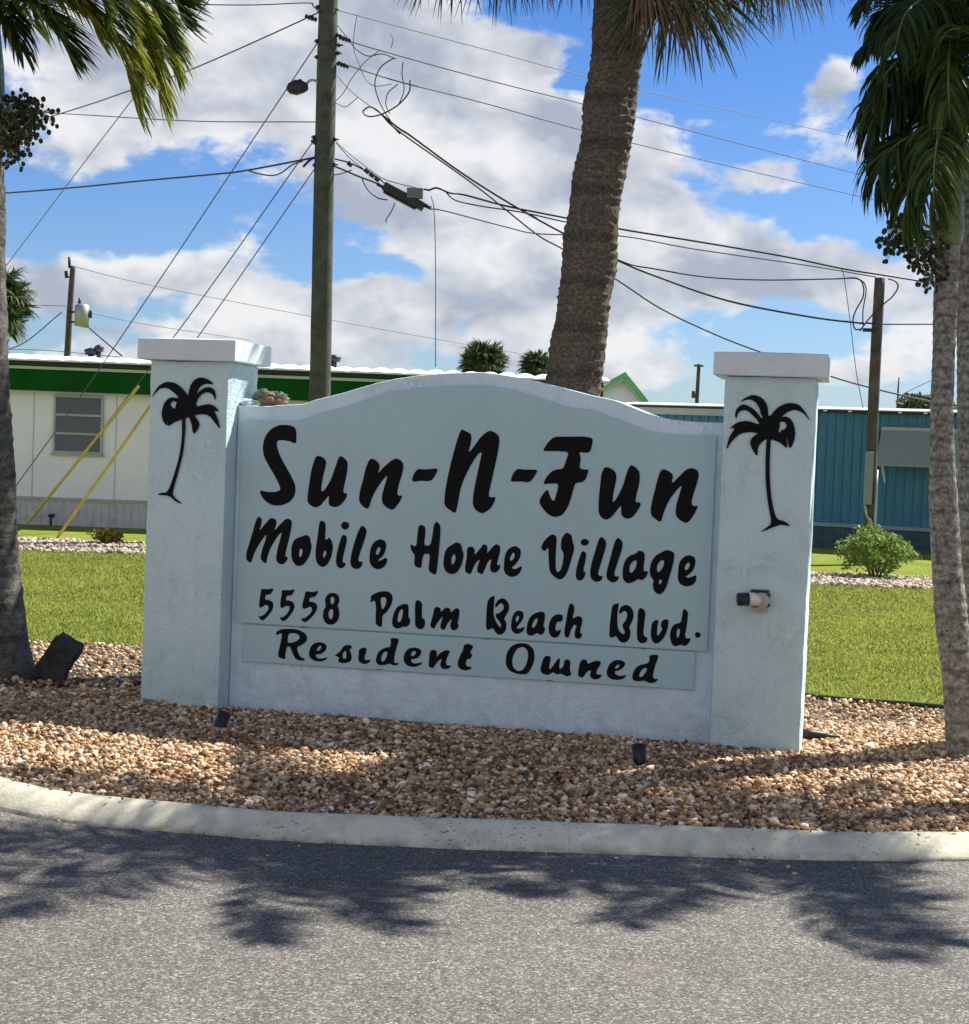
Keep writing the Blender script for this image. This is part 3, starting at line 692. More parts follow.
# outlines of the painted letters and palms, in millimetres across and up the sign face
LETTER_MM = {
'sun': [
 [[629,1456,642,1516,674,1559,722,1583,775,1585,814,1575,826,1550,827,1479,793,1494,749,1500,715,1496,714,1464,733,1414,769,1356,804,1302,830,1253,832,1203,804,1160,757,1137,699,1134,654,1158,626,1194,623,1217,662,1209,711,1210,744,1222,739,1245,708,1298,672,1352,641,1401]],
 [[940,1413,956,1422,983,1414,1002,1397,1005,1374,987,1301,980,1236,985,1223,1003,1237,1035,1293,1056,1358,1078,1427,1107,1416,1128,1393,1128,1343,1116,1279,1106,1224,1133,1220,1124,1188,1092,1150,1059,1140,1030,1149,1025,1175,1028,1207,1001,1173,978,1145,950,1133,925,1143,901,1164,904,1215,911,1279,920,1344]],
 [[1249,1407,1263,1419,1291,1408,1311,1386,1312,1364,1301,1336,1335,1374,1376,1411,1403,1424,1432,1414,1447,1392,1444,1351,1427,1292,1415,1237,1425,1219,1449,1225,1431,1183,1395,1138,1357,1153,1331,1179,1331,1224,1348,1288,1360,1334,1328,1297,1297,1250,1271,1194,1257,1139,1230,1147,1199,1178,1203,1237,1220,1301,1232,1365]],
 [[1500,1304,1497,1317,1512,1354,1530,1372,1567,1369,1641,1380,1635,1354,1611,1313,1588,1306,1551,1308,1514,1300]],
 [[1747,1555,1764,1596,1790,1586,1820,1571,1822,1531,1806,1466,1835,1501,1874,1560,1918,1595,1950,1585,1976,1564,1976,1510,1961,1421,1942,1322,1927,1241,1946,1233,1968,1241,1962,1207,1939,1170,1899,1143,1862,1158,1842,1188,1844,1255,1859,1345,1874,1426,1884,1480,1859,1461,1825,1406,1791,1334,1770,1270,1759,1189,1749,1137,1719,1153,1684,1177,1684,1240,1698,1339,1718,1438]],
 [[2049,1325,2048,1337,2063,1376,2085,1395,2117,1391,2194,1394,2185,1372,2160,1331,2138,1323,2101,1327,2065,1323]],
 [[2215,1494,2241,1540,2275,1574,2345,1576,2436,1580,2476,1575,2486,1562,2474,1499,2449,1493,2411,1497,2425,1468,2417,1408,2453,1404,2471,1405,2450,1340,2401,1331,2394,1313,2383,1263,2366,1202,2337,1156,2292,1141,2251,1162,2214,1205,2208,1230,2227,1266,2251,1292,2260,1267,2273,1238,2289,1227,2302,1279,2310,1324,2265,1322,2225,1316,2238,1351,2267,1387,2297,1400,2332,1404,2345,1450,2359,1495,2298,1497,2248,1495]],
 [[2538,1388,2554,1423,2582,1419,2614,1399,2620,1362,2607,1292,2602,1233,2623,1253,2655,1324,2672,1393,2690,1441,2720,1427,2743,1401,2743,1347,2731,1288,2723,1243,2758,1242,2744,1205,2712,1159,2677,1152,2652,1171,2651,1225,2631,1199,2603,1159,2573,1140,2543,1156,2530,1185,2529,1249,2534,1328]],
 [[2849,1410,2866,1426,2898,1412,2920,1394,2912,1346,2948,1385,2985,1426,3014,1436,3044,1426,3054,1404,3047,1360,3030,1300,3020,1251,3032,1234,3058,1241,3039,1193,3005,1143,2967,1156,2942,1179,2940,1228,2957,1297,2969,1347,2936,1311,2900,1256,2878,1196,2865,1141,2840,1155,2810,1178,2808,1222,2824,1301,2836,1361]],
],
'mobile': [
 [[608,1055,622,1071,641,1056,639,1028,625,988,663,1034,691,1066,720,1060,729,1037,713,991,750,1034,785,1068,812,1060,818,1037,810,986,796,921,782,856,802,850,791,824,768,807,743,815,730,835,736,890,753,956,761,993,729,955,697,898,681,851,674,807,656,817,638,835,648,891,666,942,670,975,642,936,614,889,596,846,586,809,568,813,554,830,556,872,574,928,591,994]],
 [[818,876,819,913,831,946,849,960,878,971,902,981,923,973,930,942,938,919,929,873,907,830,879,806,850,806,825,835], [870,906,885,898,884,875,872,851,863,869]],
 [[977,1058,990,1065,1009,1055,1015,1033,1012,973,1018,955,1036,974,1051,957,1061,925,1054,870,1036,828,1009,806,979,816,962,847,960,902,969,975], [1010,900,1020,896,1025,882,1007,854,1004,877]],
 [[1150,1044,1145,1029,1131,1020,1115,1022,1104,1034,1103,1049,1113,1062,1129,1065,1144,1058]],
 [[1107,982,1121,994,1139,979,1137,947,1125,892,1117,850,1122,837,1138,838,1132,817,1109,803,1085,817,1079,853,1088,913]],
 [[1210,1033,1225,1050,1248,1030,1251,1007,1232,943,1211,878,1207,851,1236,848,1227,820,1204,805,1175,812,1162,839,1168,894,1188,973]],
 [[1272,881,1275,922,1293,960,1325,979,1354,972,1367,950,1362,918,1348,885,1320,861,1330,857,1371,882,1374,855,1359,827,1327,810,1293,819,1273,849], [1322,938,1334,928,1328,902,1313,888,1306,906]],
 [[1543,1053,1552,1068,1574,1063,1584,1050,1583,1005,1578,955,1615,957,1625,1016,1629,1066,1642,1091,1662,1076,1669,1054,1666,964,1660,874,1654,799,1630,805,1609,821,1612,871,1614,912,1580,910,1571,878,1569,833,1550,832,1528,844,1529,903,1514,916,1504,938,1503,960,1522,948,1536,953,1539,1003]],
 [[1692,875,1695,916,1708,948,1740,970,1758,982,1785,977,1794,944,1804,917,1795,863,1769,816,1737,806,1708,818,1694,844], [1749,919,1759,906,1757,879,1742,856,1734,873,1738,905]],
 [[1819,949,1832,963,1855,960,1865,943,1861,916,1892,953,1909,981,1931,973,1934,946,1930,928,1960,965,1978,984,2001,976,2005,950,1995,905,1987,868,2011,874,2002,842,1979,826,1954,835,1951,862,1958,903,1940,888,1924,847,1911,813,1879,827,1882,858,1894,899,1872,876,1855,839,1845,810,1814,823,1813,859,1821,905]],
 [[2028,879,2030,924,2047,961,2083,980,2110,968,2120,947,2113,911,2091,878,2069,859,2092,852,2128,876,2124,849,2107,821,2071,808,2039,822,2027,848], [2075,944,2086,936,2081,909,2063,895,2058,912]],
 [[2229,984,2244,1017,2281,1052,2305,1046,2311,1025,2309,959,2310,884,2318,847,2337,857,2349,896,2352,952,2334,979,2336,1031,2361,1067,2391,1053,2397,1016,2410,988,2396,926,2379,860,2362,826,2339,808,2305,823,2280,849,2273,901,2269,948,2268,981,2247,956,2230,969]],
 [[2486,1018,2481,1006,2468,999,2452,1000,2442,1009,2442,1022,2451,1033,2466,1036,2480,1030]],
 [[2444,957,2455,972,2475,958,2472,921,2460,864,2476,855,2466,822,2443,808,2422,824,2422,871]],
 [[2538,1037,2551,1053,2579,1029,2577,992,2557,916,2541,859,2546,842,2569,843,2561,818,2533,807,2504,824,2498,857,2505,913,2524,984]],
 [[2627,1036,2641,1053,2667,1029,2665,991,2642,911,2627,859,2635,843,2657,848,2646,818,2618,809,2589,829,2586,861,2599,918,2615,989]],
 [[2672,875,2679,922,2701,956,2738,970,2756,990,2784,979,2787,951,2783,904,2786,877,2811,883,2799,849,2776,830,2757,838,2730,818,2698,809,2675,833], [2739,939,2747,926,2741,893,2719,864,2707,877,2712,915]],
 [[2816,883,2821,925,2841,963,2872,983,2904,1001,2942,987,2943,955,2933,898,2920,851,2908,800,2891,771,2868,760,2844,777,2835,809,2841,833,2822,855], [2879,947,2893,938,2885,901,2863,876,2853,890,2856,922], [2874,844,2885,835,2875,812,2865,825]],
 [[2966,886,2969,933,2989,964,3020,979,3050,968,3057,942,3047,900,3025,876,3005,861,3026,857,3064,876,3063,845,3046,819,3009,810,2978,822,2966,849], [3018,940,3027,931,3022,908,3004,893,3000,916]],
],
'address': [
 [[648,664,664,667,693,667,721,675,719,658,705,639,676,634,674,607,695,608,718,599,726,578,719,550,698,521,676,497,659,488,634,513,655,512,676,527,694,549,697,573,682,579,667,572,653,560,640,566,641,601,647,640]],
 [[770,664,784,668,817,667,844,677,843,659,829,640,800,636,796,610,819,611,841,602,849,582,843,554,822,525,801,500,781,490,761,515,779,514,800,529,817,553,822,577,806,581,791,575,777,565,764,572,765,605,771,640]],
 [[908,665,926,668,954,665,983,676,980,658,963,638,937,635,931,611,953,612,975,603,983,583,973,555,952,527,928,503,906,492,886,517,906,516,927,531,948,553,952,576,939,584,922,576,907,568,894,574,895,605,905,637]],
 [[1024,623,1031,648,1048,664,1069,669,1095,662,1108,642,1107,618,1097,596,1108,577,1111,542,1100,511,1076,492,1047,490,1025,506,1015,533,1017,568,1031,589], [1056,642,1069,648,1079,637,1078,613,1068,602,1057,611], [1055,577,1069,578,1075,564,1074,537,1064,519,1053,525,1046,549]],
 [[1282,624,1289,645,1286,662,1313,681,1355,695,1391,692,1411,673,1412,639,1398,604,1377,575,1357,560,1358,530,1356,494,1338,498,1320,510,1318,555,1320,596,1313,633,1308,639], [1343,652,1360,663,1376,654,1377,630,1366,602,1354,591,1348,618]],
 [[1413,533,1420,574,1436,609,1460,624,1485,633,1504,624,1505,593,1505,559,1518,546,1513,519,1496,504,1479,506,1458,495,1437,492,1417,506], [1465,601,1474,598,1473,571,1464,536,1448,525,1443,549,1451,583]],
 [[1542,646,1550,657,1568,652,1582,638,1580,604,1582,557,1600,551,1601,517,1584,496,1563,498,1545,514,1543,561,1540,609]],
 [[1650,618,1663,626,1684,620,1687,597,1705,618,1722,626,1740,617,1741,597,1768,622,1781,626,1792,613,1790,576,1781,542,1792,532,1782,511,1765,500,1746,509,1742,533,1752,567,1732,546,1719,521,1710,498,1685,512,1691,543,1701,578,1677,549,1660,521,1654,502,1629,516,1635,546,1644,581]],
 [[1942,645,1947,679,1964,697,1983,705,1982,668,1980,627,1981,604,1993,568,2011,542,2022,533,2026,550,2010,572,1994,588,1991,605,2015,613,2034,631,2035,654,2023,667,2006,656,1990,638,1986,655,2002,682,2026,694,2050,685,2065,659,2064,626,2050,601,2040,584,2055,558,2053,524,2037,500,2016,492,1995,504,1981,530,1954,513,1942,524,1940,578]],
 [[2080,560,2084,593,2097,621,2117,633,2141,627,2149,604,2139,577,2120,552,2110,538,2124,532,2151,547,2155,534,2138,513,2112,503,2091,513,2080,533], [2114,605,2124,599,2119,579,2109,565,2104,578,2106,595]],
 [[2165,531,2170,572,2186,606,2212,624,2242,635,2263,627,2264,597,2256,557,2268,544,2261,517,2244,506,2223,518,2204,502,2180,499,2168,511], [2217,598,2226,592,2218,561,2202,540,2193,550,2201,577]],
 [[2285,539,2289,579,2304,610,2331,625,2358,623,2363,600,2352,583,2332,585,2323,561,2324,538,2334,532,2354,549,2351,526,2339,502,2316,495,2295,509]],
 [[2387,651,2395,685,2409,686,2421,670,2421,643,2412,603,2432,617,2452,622,2468,610,2465,576,2457,542,2460,529,2472,527,2463,506,2447,497,2429,508,2428,534,2438,571,2423,574,2408,546,2396,498,2376,508,2372,537,2379,591]],
 [[2620,645,2624,685,2641,699,2661,703,2656,667,2654,627,2657,581,2667,555,2684,540,2696,540,2697,554,2686,573,2683,589,2698,610,2707,634,2704,656,2689,665,2670,645,2660,651,2668,681,2694,697,2721,690,2740,662,2740,626,2728,595,2719,578,2729,552,2725,519,2709,497,2686,492,2666,505,2651,528,2635,517,2615,516,2615,578]],
 [[2763,667,2774,687,2797,675,2804,656,2800,609,2796,556,2800,537,2820,528,2818,508,2798,496,2778,499,2764,518,2761,568,2763,620]],
 [[2836,572,2839,605,2852,622,2875,627,2870,594,2868,554,2874,538,2888,562,2897,579,2886,595,2892,622,2908,632,2927,630,2927,597,2917,557,2902,527,2883,506,2861,498,2844,513,2837,539]],
 [[2937,546,2942,585,2958,609,2993,618,2996,654,3003,694,3016,688,3028,676,3027,630,3021,583,3016,550,3026,535,3049,543,3040,513,3018,495,2998,503,2982,496,2963,491,2946,507], [2981,588,2990,582,2988,549,2977,535,2972,554,2973,577]],
 [[3099,561,3096,551,3087,545,3076,546,3069,554,3069,564,3075,573,3086,575,3095,571]],
],
'resident': [
 [[743,418,745,432,775,448,825,454,873,452,913,435,928,412,925,391,901,369,869,353,875,326,892,299,922,291,911,280,882,279,860,290,841,324,829,354,811,353,805,321,802,294,808,284,788,282,758,294,767,347,777,396,779,425,761,421,754,412], [819,426,848,431,877,424,885,406,868,388,839,376,814,374,814,402]],
 [[940,323,946,355,965,380,994,390,1026,387,1043,371,1039,347,1018,328,993,320,982,322,981,309,997,298,1022,300,1051,310,1044,296,1019,284,983,281,954,293,943,306], [1002,372,1013,366,1006,348,989,337,985,350]],
 [[1090,319,1097,326,1121,345,1138,374,1156,385,1188,382,1187,370,1174,359,1186,336,1190,308,1177,290,1149,282,1120,283,1109,296,1119,307,1108,317], [1153,354,1157,337,1158,313,1148,304,1137,312,1136,336]],
 [[1228,362,1249,376,1274,374,1271,351,1261,323,1265,307,1283,308,1299,313,1291,294,1263,284,1237,291,1226,311,1229,338]],
 [[1328,307,1334,345,1354,370,1385,386,1406,387,1411,415,1406,434,1426,440,1454,437,1453,421,1442,383,1433,341,1431,307,1441,301,1462,306,1452,291,1428,288,1406,298,1382,287,1347,284,1331,297], [1376,361,1393,362,1391,338,1377,310,1364,302,1356,319,1362,343]],
 [[1485,331,1492,365,1512,388,1547,396,1579,388,1586,371,1577,350,1553,332,1528,330,1529,317,1543,306,1568,310,1595,319,1582,300,1551,288,1516,289,1490,307], [1546,377,1555,369,1547,352,1529,344,1527,357,1534,371]],
 [[1632,371,1642,389,1666,387,1674,374,1668,346,1688,371,1715,390,1746,392,1737,364,1724,333,1728,313,1739,307,1758,311,1746,294,1719,285,1698,294,1693,314,1703,345,1682,330,1666,309,1653,286,1628,296,1630,327]],
 [[1806,375,1819,397,1821,424,1841,436,1876,424,1870,410,1857,386,1871,376,1862,352,1844,354,1835,327,1843,310,1874,309,1861,295,1830,287,1802,297,1790,317,1796,348]],
 [[2056,351,2062,402,2086,439,2131,457,2177,454,2209,426,2216,382,2206,336,2179,289,2133,286,2086,298,2063,321], [2098,389,2117,425,2147,437,2173,424,2180,389,2172,344,2152,309,2122,303,2098,324,2092,358]],
 [[2253,344,2266,390,2291,399,2305,387,2298,352,2298,322,2314,338,2338,380,2356,391,2351,350,2355,326,2375,347,2378,382,2403,386,2411,369,2409,329,2422,303,2392,291,2366,306,2336,299,2320,313,2291,291,2260,299,2249,314]],
 [[2461,368,2474,390,2499,390,2505,366,2534,384,2569,390,2578,375,2556,339,2552,314,2587,316,2573,293,2543,285,2517,302,2526,337,2501,325,2483,291,2457,297,2454,312]],
 [[2609,338,2620,373,2649,398,2688,400,2709,384,2695,358,2671,342,2651,338,2657,321,2682,313,2719,325,2702,302,2673,292,2633,294,2610,313], [2669,376,2678,372,2670,357,2652,350,2655,365]],
 [[2746,317,2755,352,2779,379,2827,392,2836,412,2831,436,2880,442,2880,425,2863,374,2855,324,2865,310,2888,315,2871,294,2842,286,2812,300,2782,292,2752,296], [2807,366,2824,367,2818,342,2796,315,2781,319,2790,348]],
],
'palm_left': [
 [[17,1703,31,1738,59,1777,105,1800,158,1794,205,1760,235,1723,195,1700,154,1737,112,1765,71,1763,43,1739]],
 [[177,1726,246,1734,282,1692,290,1649,239,1604,193,1603,157,1645,167,1688]],
 [[184,1710,125,1714,92,1681,78,1626,87,1583,113,1551,118,1589,140,1622,187,1613,180,1645,139,1657,130,1676,143,1696,179,1683]],
 [[185,1651,140,1622,118,1584,117,1548,153,1574,199,1592,239,1604]],
 [[227,1625,257,1583,271,1508,299,1541,309,1574,285,1606,261,1637]],
 [[236,1701,239,1771,267,1815,307,1831,353,1818,388,1790,336,1796,297,1773,276,1713]],
 [[259,1702,303,1757,349,1780,389,1765,399,1728,395,1701,379,1738,344,1750,304,1730,277,1675]],
 [[260,1659,323,1677,363,1684,398,1669,424,1642,387,1650,412,1610,432,1541,401,1577,365,1619,319,1628,268,1616]],
 [[202,1614,221,1614,226,1539,217,1409,191,1299,160,1189,167,1162,226,1122,179,1136,143,1167,68,1169,90,1181,131,1186,163,1276,194,1386,206,1495]],
],
'palm_right': [
 [[3409,1707,3401,1772,3372,1810,3328,1825,3285,1807,3259,1784,3312,1803,3352,1776,3377,1706]],
 [[3388,1684,3337,1748,3281,1777,3249,1757,3236,1723,3244,1692,3255,1735,3293,1747,3344,1705,3373,1662]],
 [[3378,1667,3301,1692,3247,1679,3210,1645,3242,1652,3212,1601,3198,1529,3229,1585,3271,1625,3336,1633,3391,1613]],
 [[3390,1640,3332,1611,3319,1577,3335,1539,3361,1505,3361,1557,3382,1585,3413,1608]],
 [[3409,1707,3450,1763,3503,1789,3557,1783,3591,1746,3624,1692,3581,1740,3537,1755,3494,1737,3443,1675]],
 [[3453,1703,3495,1721,3528,1700,3547,1646,3544,1596,3522,1546,3505,1611,3466,1643,3498,1655,3503,1677,3480,1696,3456,1675]],
 [[3440,1625,3482,1643,3506,1600,3511,1551,3474,1583,3430,1598]],
 [[3376,1717,3441,1719,3470,1687,3457,1610,3414,1586,3375,1618,3357,1661]],
 [[3403,1602,3425,1603,3424,1499,3429,1389,3444,1279,3470,1192,3514,1183,3547,1157,3498,1166,3466,1154,3386,1117,3423,1146,3449,1169,3423,1278,3407,1388,3402,1498]],
],
}
WALL_TOP_MM = [(699,1693), (845,1704), (914,1728), (1006,1753), (1092,1777), (1290,1838), (1459,1873), (1628,1894), (1784,1904), (1906,1904), (2109,1877), (2314,1835), (2456,1803), (2586,1779), (2673,1750), (2781,1711), (2861,1690), (2977,1681)]
BOARD_TOP_MM = [(832,1614), (884,1630), (958,1657), (1101,1697), (1298,1769), (1467,1804), (1635,1824), (1796,1835), (1957,1829), (2116,1798), (2338,1735), (2462,1724), (2584,1688), (2706,1645), (2808,1617), (2946,1609)]

def extrude_poly(name, outline, y0, y1, mat, parent, bevel=0.0, hole=None):
    """outline in sign metres (x, z), front face at y0, back at y1"""
    n = len(outline)
    v = [(x, y0, z) for x, z in outline] + [(x, y1, z) for x, z in outline]
    tris = tessellate_polygon([[Vector((x, z, 0)) for x, z in outline]])
    f = []
    for t in tris:
        A_ = [outline[i] for i in t]
        area = (A_[1][0] - A_[0][0]) * (A_[2][1] - A_[0][1]) - (A_[2][0] - A_[0][0]) * (A_[1][1] - A_[0][1])
        t = t if area > 0 else t[::-1]
        f.append(tuple(t)); f.append(tuple(i + n for i in t[::-1]))
    sgn = sum(outline[i][0] * outline[(i + 1) % n][1] - outline[(i + 1) % n][0] * outline[i][1] for i in range(n))
    for i in range(n):
        j = (i + 1) % n
        f.append((i, i + n, j + n, j) if sgn > 0 else (j, j + n, i + n, i))
    o = meshobj(name, v, f, mat, parent, world_space=False)
    if bevel:
        bm = bmesh.new(); bm.from_mesh(o.data)
        bmesh.ops.dissolve_limit(bm, angle_limit=0.01, verts=bm.verts, edges=bm.edges); bm.to_mesh(o.data); bm.free()
        md = o.modifiers.new('bevel', 'BEVEL'); md.width = bevel; md.segments = 2; md.limit_method = 'ANGLE'; md.angle_limit = R_(40)
    return o
top = spline([(x / 1000, z / 1000, 0) for x, z in WALL_TOP_MM], 60)[:, :2]
wo = [(AW + 0.002, -0.25), (LSP - 0.002, -0.25), (LSP - 0.002, 1.678), (3.03, 1.678)] + [tuple(p) for p in top[::-1]] + [(0.66, 1.686), (AW + 0.002, 1.684)]
wall = extrude_poly('sign_wall', wo, 0.150, 0.36, M['wall'], sign, 0.008)
btop = spline([(x / 1000, z / 1000, 0) for x, z in BOARD_TOP_MM], 60)[:, :2]
bo = [(0.503, 0.470), (3.137, 0.474), (3.137, 1.612), (3.0, 1.609)] + [tuple(p) for p in btop[::-1]] + [(0.78, 1.607), (0.502, 1.607)]
board = extrude_poly('sign_board', bo, 0.127, 0.1495, M['board'], sign, 0.003)
strip = extrude_poly('sign_board', [(0.551, 0.252), (3.073, 0.266), (3.075, 0.468), (0.549, 0.462)], 0.131, 0.1495, M['board'], sign, 0.003)
strip['label'] = 'narrow lower board lettered Resident Owned'
# short dark marks along the lower edges of the boards
for (x, z) in [(0.9, 0.468), (1.95, 0.470), (2.8, 0.471), (1.35, 0.262), (2.3, 0.266)]:
    g = Geo(); g.box((x - 0.016, 0.1235, z - 0.003), (x + 0.016, 0.1265, z + 0.002))
    g.build('joint_mark', M['joint'], sign, world_space=False)

def chaikin(P):
    Q = []
    for i in range(len(P)):
        a, b = P[i], P[(i + 1) % len(P)]
        Q.append((a[0] * .78 + b[0] * .22, a[1] * .78 + b[1] * .22)); Q.append((a[0] * .22 + b[0] * .78, a[1] * .22 + b[1] * .78))
    return Q
def painted(name, key, y, parent, mat, a=0, b=99):
    v = []; f = []
    for gi, polys in enumerate(LETTER_MM[key][a:b]):
        loops = [chaikin([(q[i] / 1000, q[i + 1] / 1000) for i in range(0, len(q), 2)]) for q in polys]
        flat = [p for l in loops for p in l]
        tris = tessellate_polygon([[Vector((x, z, 0)) for x, z in l] for l in loops])
        base = len(v); yo = y - 0.00025 * (gi % 9)
        v += [(x, yo, z) for x, z in flat]
        for t in tris:
            A_ = [flat[i] for i in t]
            area = (A_[1][0] - A_[0][0]) * (A_[2][1] - A_[0][1]) - (A_[2][0] - A_[0][0]) * (A_[1][1] - A_[0][1])
            t = t if area > 0 else t[::-1]
            f.append(tuple(i + base for i in t))
    return meshobj(name, v, f, mat, parent, world_space=False)
painted('lettering', 'sun', 0.1255, board, M['black'])['label'] = 'large brush lettering reading Sun-N-Fun'
painted('lettering', 'mobile', 0.1255, board, M['black'])['label'] = 'brush lettering reading Mobile Home Village'
for (a_, b_, w_) in ((0, 4, '5558'), (4, 8, 'Palm'), (8, 13, 'Beach'), (13, 18, 'Blvd.')): painted('lettering', 'address', 0.1255, board, M['black'], a_, b_)['label'] = 'brush lettering reading ' + w_
for (a_, b_, w_) in ((0, 8, 'Resident'), (8, 13, 'Owned')): painted('lettering', 'resident', 0.1295, strip, M['black'], a_, b_)['label'] = 'script lettering reading ' + w_
painted('painted_palm', 'palm_left', -0.0065, pl, M['black'])
painted('painted_palm', 'palm_right', -0.0065, pr, M['black'])

def sgnpt(x, y, z): return Vector((SX + cS * x + sS * y, SY - sS * x + cS * y, z))

# lamp holder on the right pillar
o = empty('lamp_holder', sgnpt(3.41, -0.002, 0.775), 'ivory swivel lamp holder with black socket mouth on the right pillar', 'lamp holder', rz=-SYAW)
g = Geo(); g.box((-0.052, -0.030, -0.035), (0.044, -0.001, 0.052)); b_ = g.build('back_box', M['bronze'], o, bevel=0.004, world_space=False)
for bx in (((-0.050, -0.034, 0.040), (0.040, -0.030, 0.050)), ((0.040, -0.036, 0.022), (0.050, -0.024, 0.034)), ((0.040, -0.036, -0.030), (0.050, -0.024, -0.018))):
    g = Geo(); g.box(*bx); g.build('cover_lug', M['dark_metal'], o, world_space=False)
g = Geo(); g.box((-0.040, -0.024, -0.062), (0.036, -0.003, -0.037)); g.build('lower_bracket', M['lens'], o, bevel=0.003, world_space=False)
g = Geo(); g.tube([(0.006, -0.022, 0.0), (0.006, -0.066, 0.0), (0.006, -0.076, 0.0)], [0.040, 0.040, 0.033], 24); g.build('round_cover', M['lens'], o, True, world_space=False)
g = Geo(); g.tube([(0.000, -0.066, 0.0), (-0.030, -0.078, 0.006), (-0.066, -0.090, 0.006)], [0.024, 0.033, 0.033], 20); g.build('socket', M['ivory'], o, True, world_space=False)
g = Geo(); g.tube([(-0.058, -0.087, 0.006), (-0.110, -0.104, 0.003)], [0.0345, 0.033], 20); g.build('socket_mouth', M['dark_metal'], o, True, world_space=False)

# conch-like shell cluster and a stone on the wall top beside the left pillar
o = empty('shell_cluster', sgnpt(0.60, 0.25, 1.685), 'brown and green dried clump sitting on the wall top by the left pillar', 'dried clump', rz=-SYAW)
def lump(name, c, r, mat, parent, seed=0, amp=0.35, sub=3, freq=14):
    bm = bmesh.new(); bmesh.ops.create_icosphere(bm, subdivisions=sub, radius=1.0)
    for v_ in bm.verts:
        k = 1 + amp * mnoise.noise(v_.co * 1.7 + Vector((seed, 0, 0))) + amp * 0.5 * mnoise.noise(v_.co * 4.1 + Vector((seed, 3, 0)))
        v_.co = Vector((v_.co.x * r[0] * k + c[0], v_.co.y * r[1] * k + c[1], v_.co.z * r[2] * k + c[2]))
    me = bpy.data.meshes.new(name); bm.to_mesh(me); bm.free(); me.materials.append(mat)
    ob = bpy.data.objects.new(name, me); COL.objects.link(ob); ob.parent = parent
    return ob
M['lichen'] = simple('lichen_green', (0.14, 0.19, 0.14), 0.9, 0.3, 40, 0.5, 60)
lump('clump', (0.035, 0, 0.038), (0.085, 0.06, 0.040), M['planter'], o, 1, 0.5)
lump('clump', (-0.03, 0.01, 0.060), (0.045, 0.045, 0.035), M['lichen'], o, 4, 0.6)
lump('clump', (0.075, 0.0, 0.062), (0.040, 0.035, 0.022), M['lichen'], o, 8, 0.7)
o = lump('stone', (0, 0, 0), (0.045, 0.04, 0.022), M['cap'], None, 12, 0.3); o.location = sgnpt(0.505, 0.2, 1.702)
tag(o, 'small pale stone wedged between the left pillar and the wall top', 'stone')

# low landscape spotlights at the wall foot
def spotlight(loc, label, rz, tilt):
    o = empty('spotlight', loc, label, 'spotlight', 'spotlights at the foot of the sign', rz)
    d = Vector((0, math.cos(tilt), math.sin(tilt)))
    g = Geo(); g.tube([Vector((0, 0, -0.06)), Vector((0, 0, 0.03))], [0.010, 0.010], 8); g.build('stake', M['dark_metal'], o, world_space=False)
    c = Vector((0, 0, 0.045))
    g = Geo(); g.tube([c - d * 0.055, c - d * 0.045, c - d * 0.02, c + d * 0.055, c + d * 0.057, c + d * 0.045], [0.012, 0.022, 0.030, 0.034, 0.030, 0.028], 18); g.build('lamp_head', M['dark_metal'], o, True, world_space=False)
    g = Geo(); g.tube([c - d * 0.03 + Vector((0, 0, -0.034)), Vector((0, 0, 0.02))], 0.007, 6); g.build('knuckle', M['dark_metal'], o, world_space=False)
p = onground(221, 731, -0.01); spotlight(Vector((p.x, p.y, -0.015)), 'black ground spotlight at the joint of left pillar and wall, leaning right', -0.35, 0.95)
p = onground(639, 765, -0.01); spotlight(Vector((p.x, p.y, -0.012)), 'black upright ground spotlight before the wall near the right pillar', 0.12, 1.25)
p = onground(818, 742, -0.01)
o = empty('fallen_spotlight', Vector((p.x, p.y, 0.02)), 'black spotlight lying on gravel right of the right pillar', 'spotlight', rz=0.1)
g = Geo(); g.tube([(-0.09, 0, 0.012), (-0.04, 0, 0.010), (0.03, 0, 0.008), (0.05, 0, 0.006)], [0.030, 0.028, 0.018, 0.010], 14, wob=0.05); g.build('lamp_head', M['dark_metal'], o, True, world_space=False)
g = Geo(); g.tube([(0.04, 0, 0.006), (0.12, 0.01, 0.0)], [0.009, 0.006], 8); g.build('stake', M['dark_metal'], o, world_space=False)

# charred sawn stump leaning by the left palm
p = onground(46, 681, 0.0)
o = empty('sawn_stump', Vector((p.x, p.y, 0)), 'dark charred sawn palm stump leaning beside the left palm foot', 'stump')
bm = bmesh.new(); bmesh.ops.create_cube(bm, size=1.0); bmesh.ops.subdivide_edges(bm, edges=bm.edges, cuts=15, use_grid_fill=True)
Mt = Matrix.Rotation(R_(31), 4, 'Y') @ Matrix.Rotation(R_(12), 4, 'X')
for v_ in bm.verts:
    c = v_.co
    q = Vector((c.x * 0.165 * (1 - 0.12 * c.z), c.y * 0.15, c.z * 0.35 + 0.125))
    q += mnoise.noise_vector(q * 9) * 0.013 + mnoise.noise_vector(q * 34) * 0.006
    v_.co = Mt @ q
me = bpy.data.meshes.new('stump_wood'); bm.to_mesh(me); bm.free(); me.materials.append(M['stump'])
q = bpy.data.objects.new('stump_wood', me); COL.objects.link(q); q.parent = o

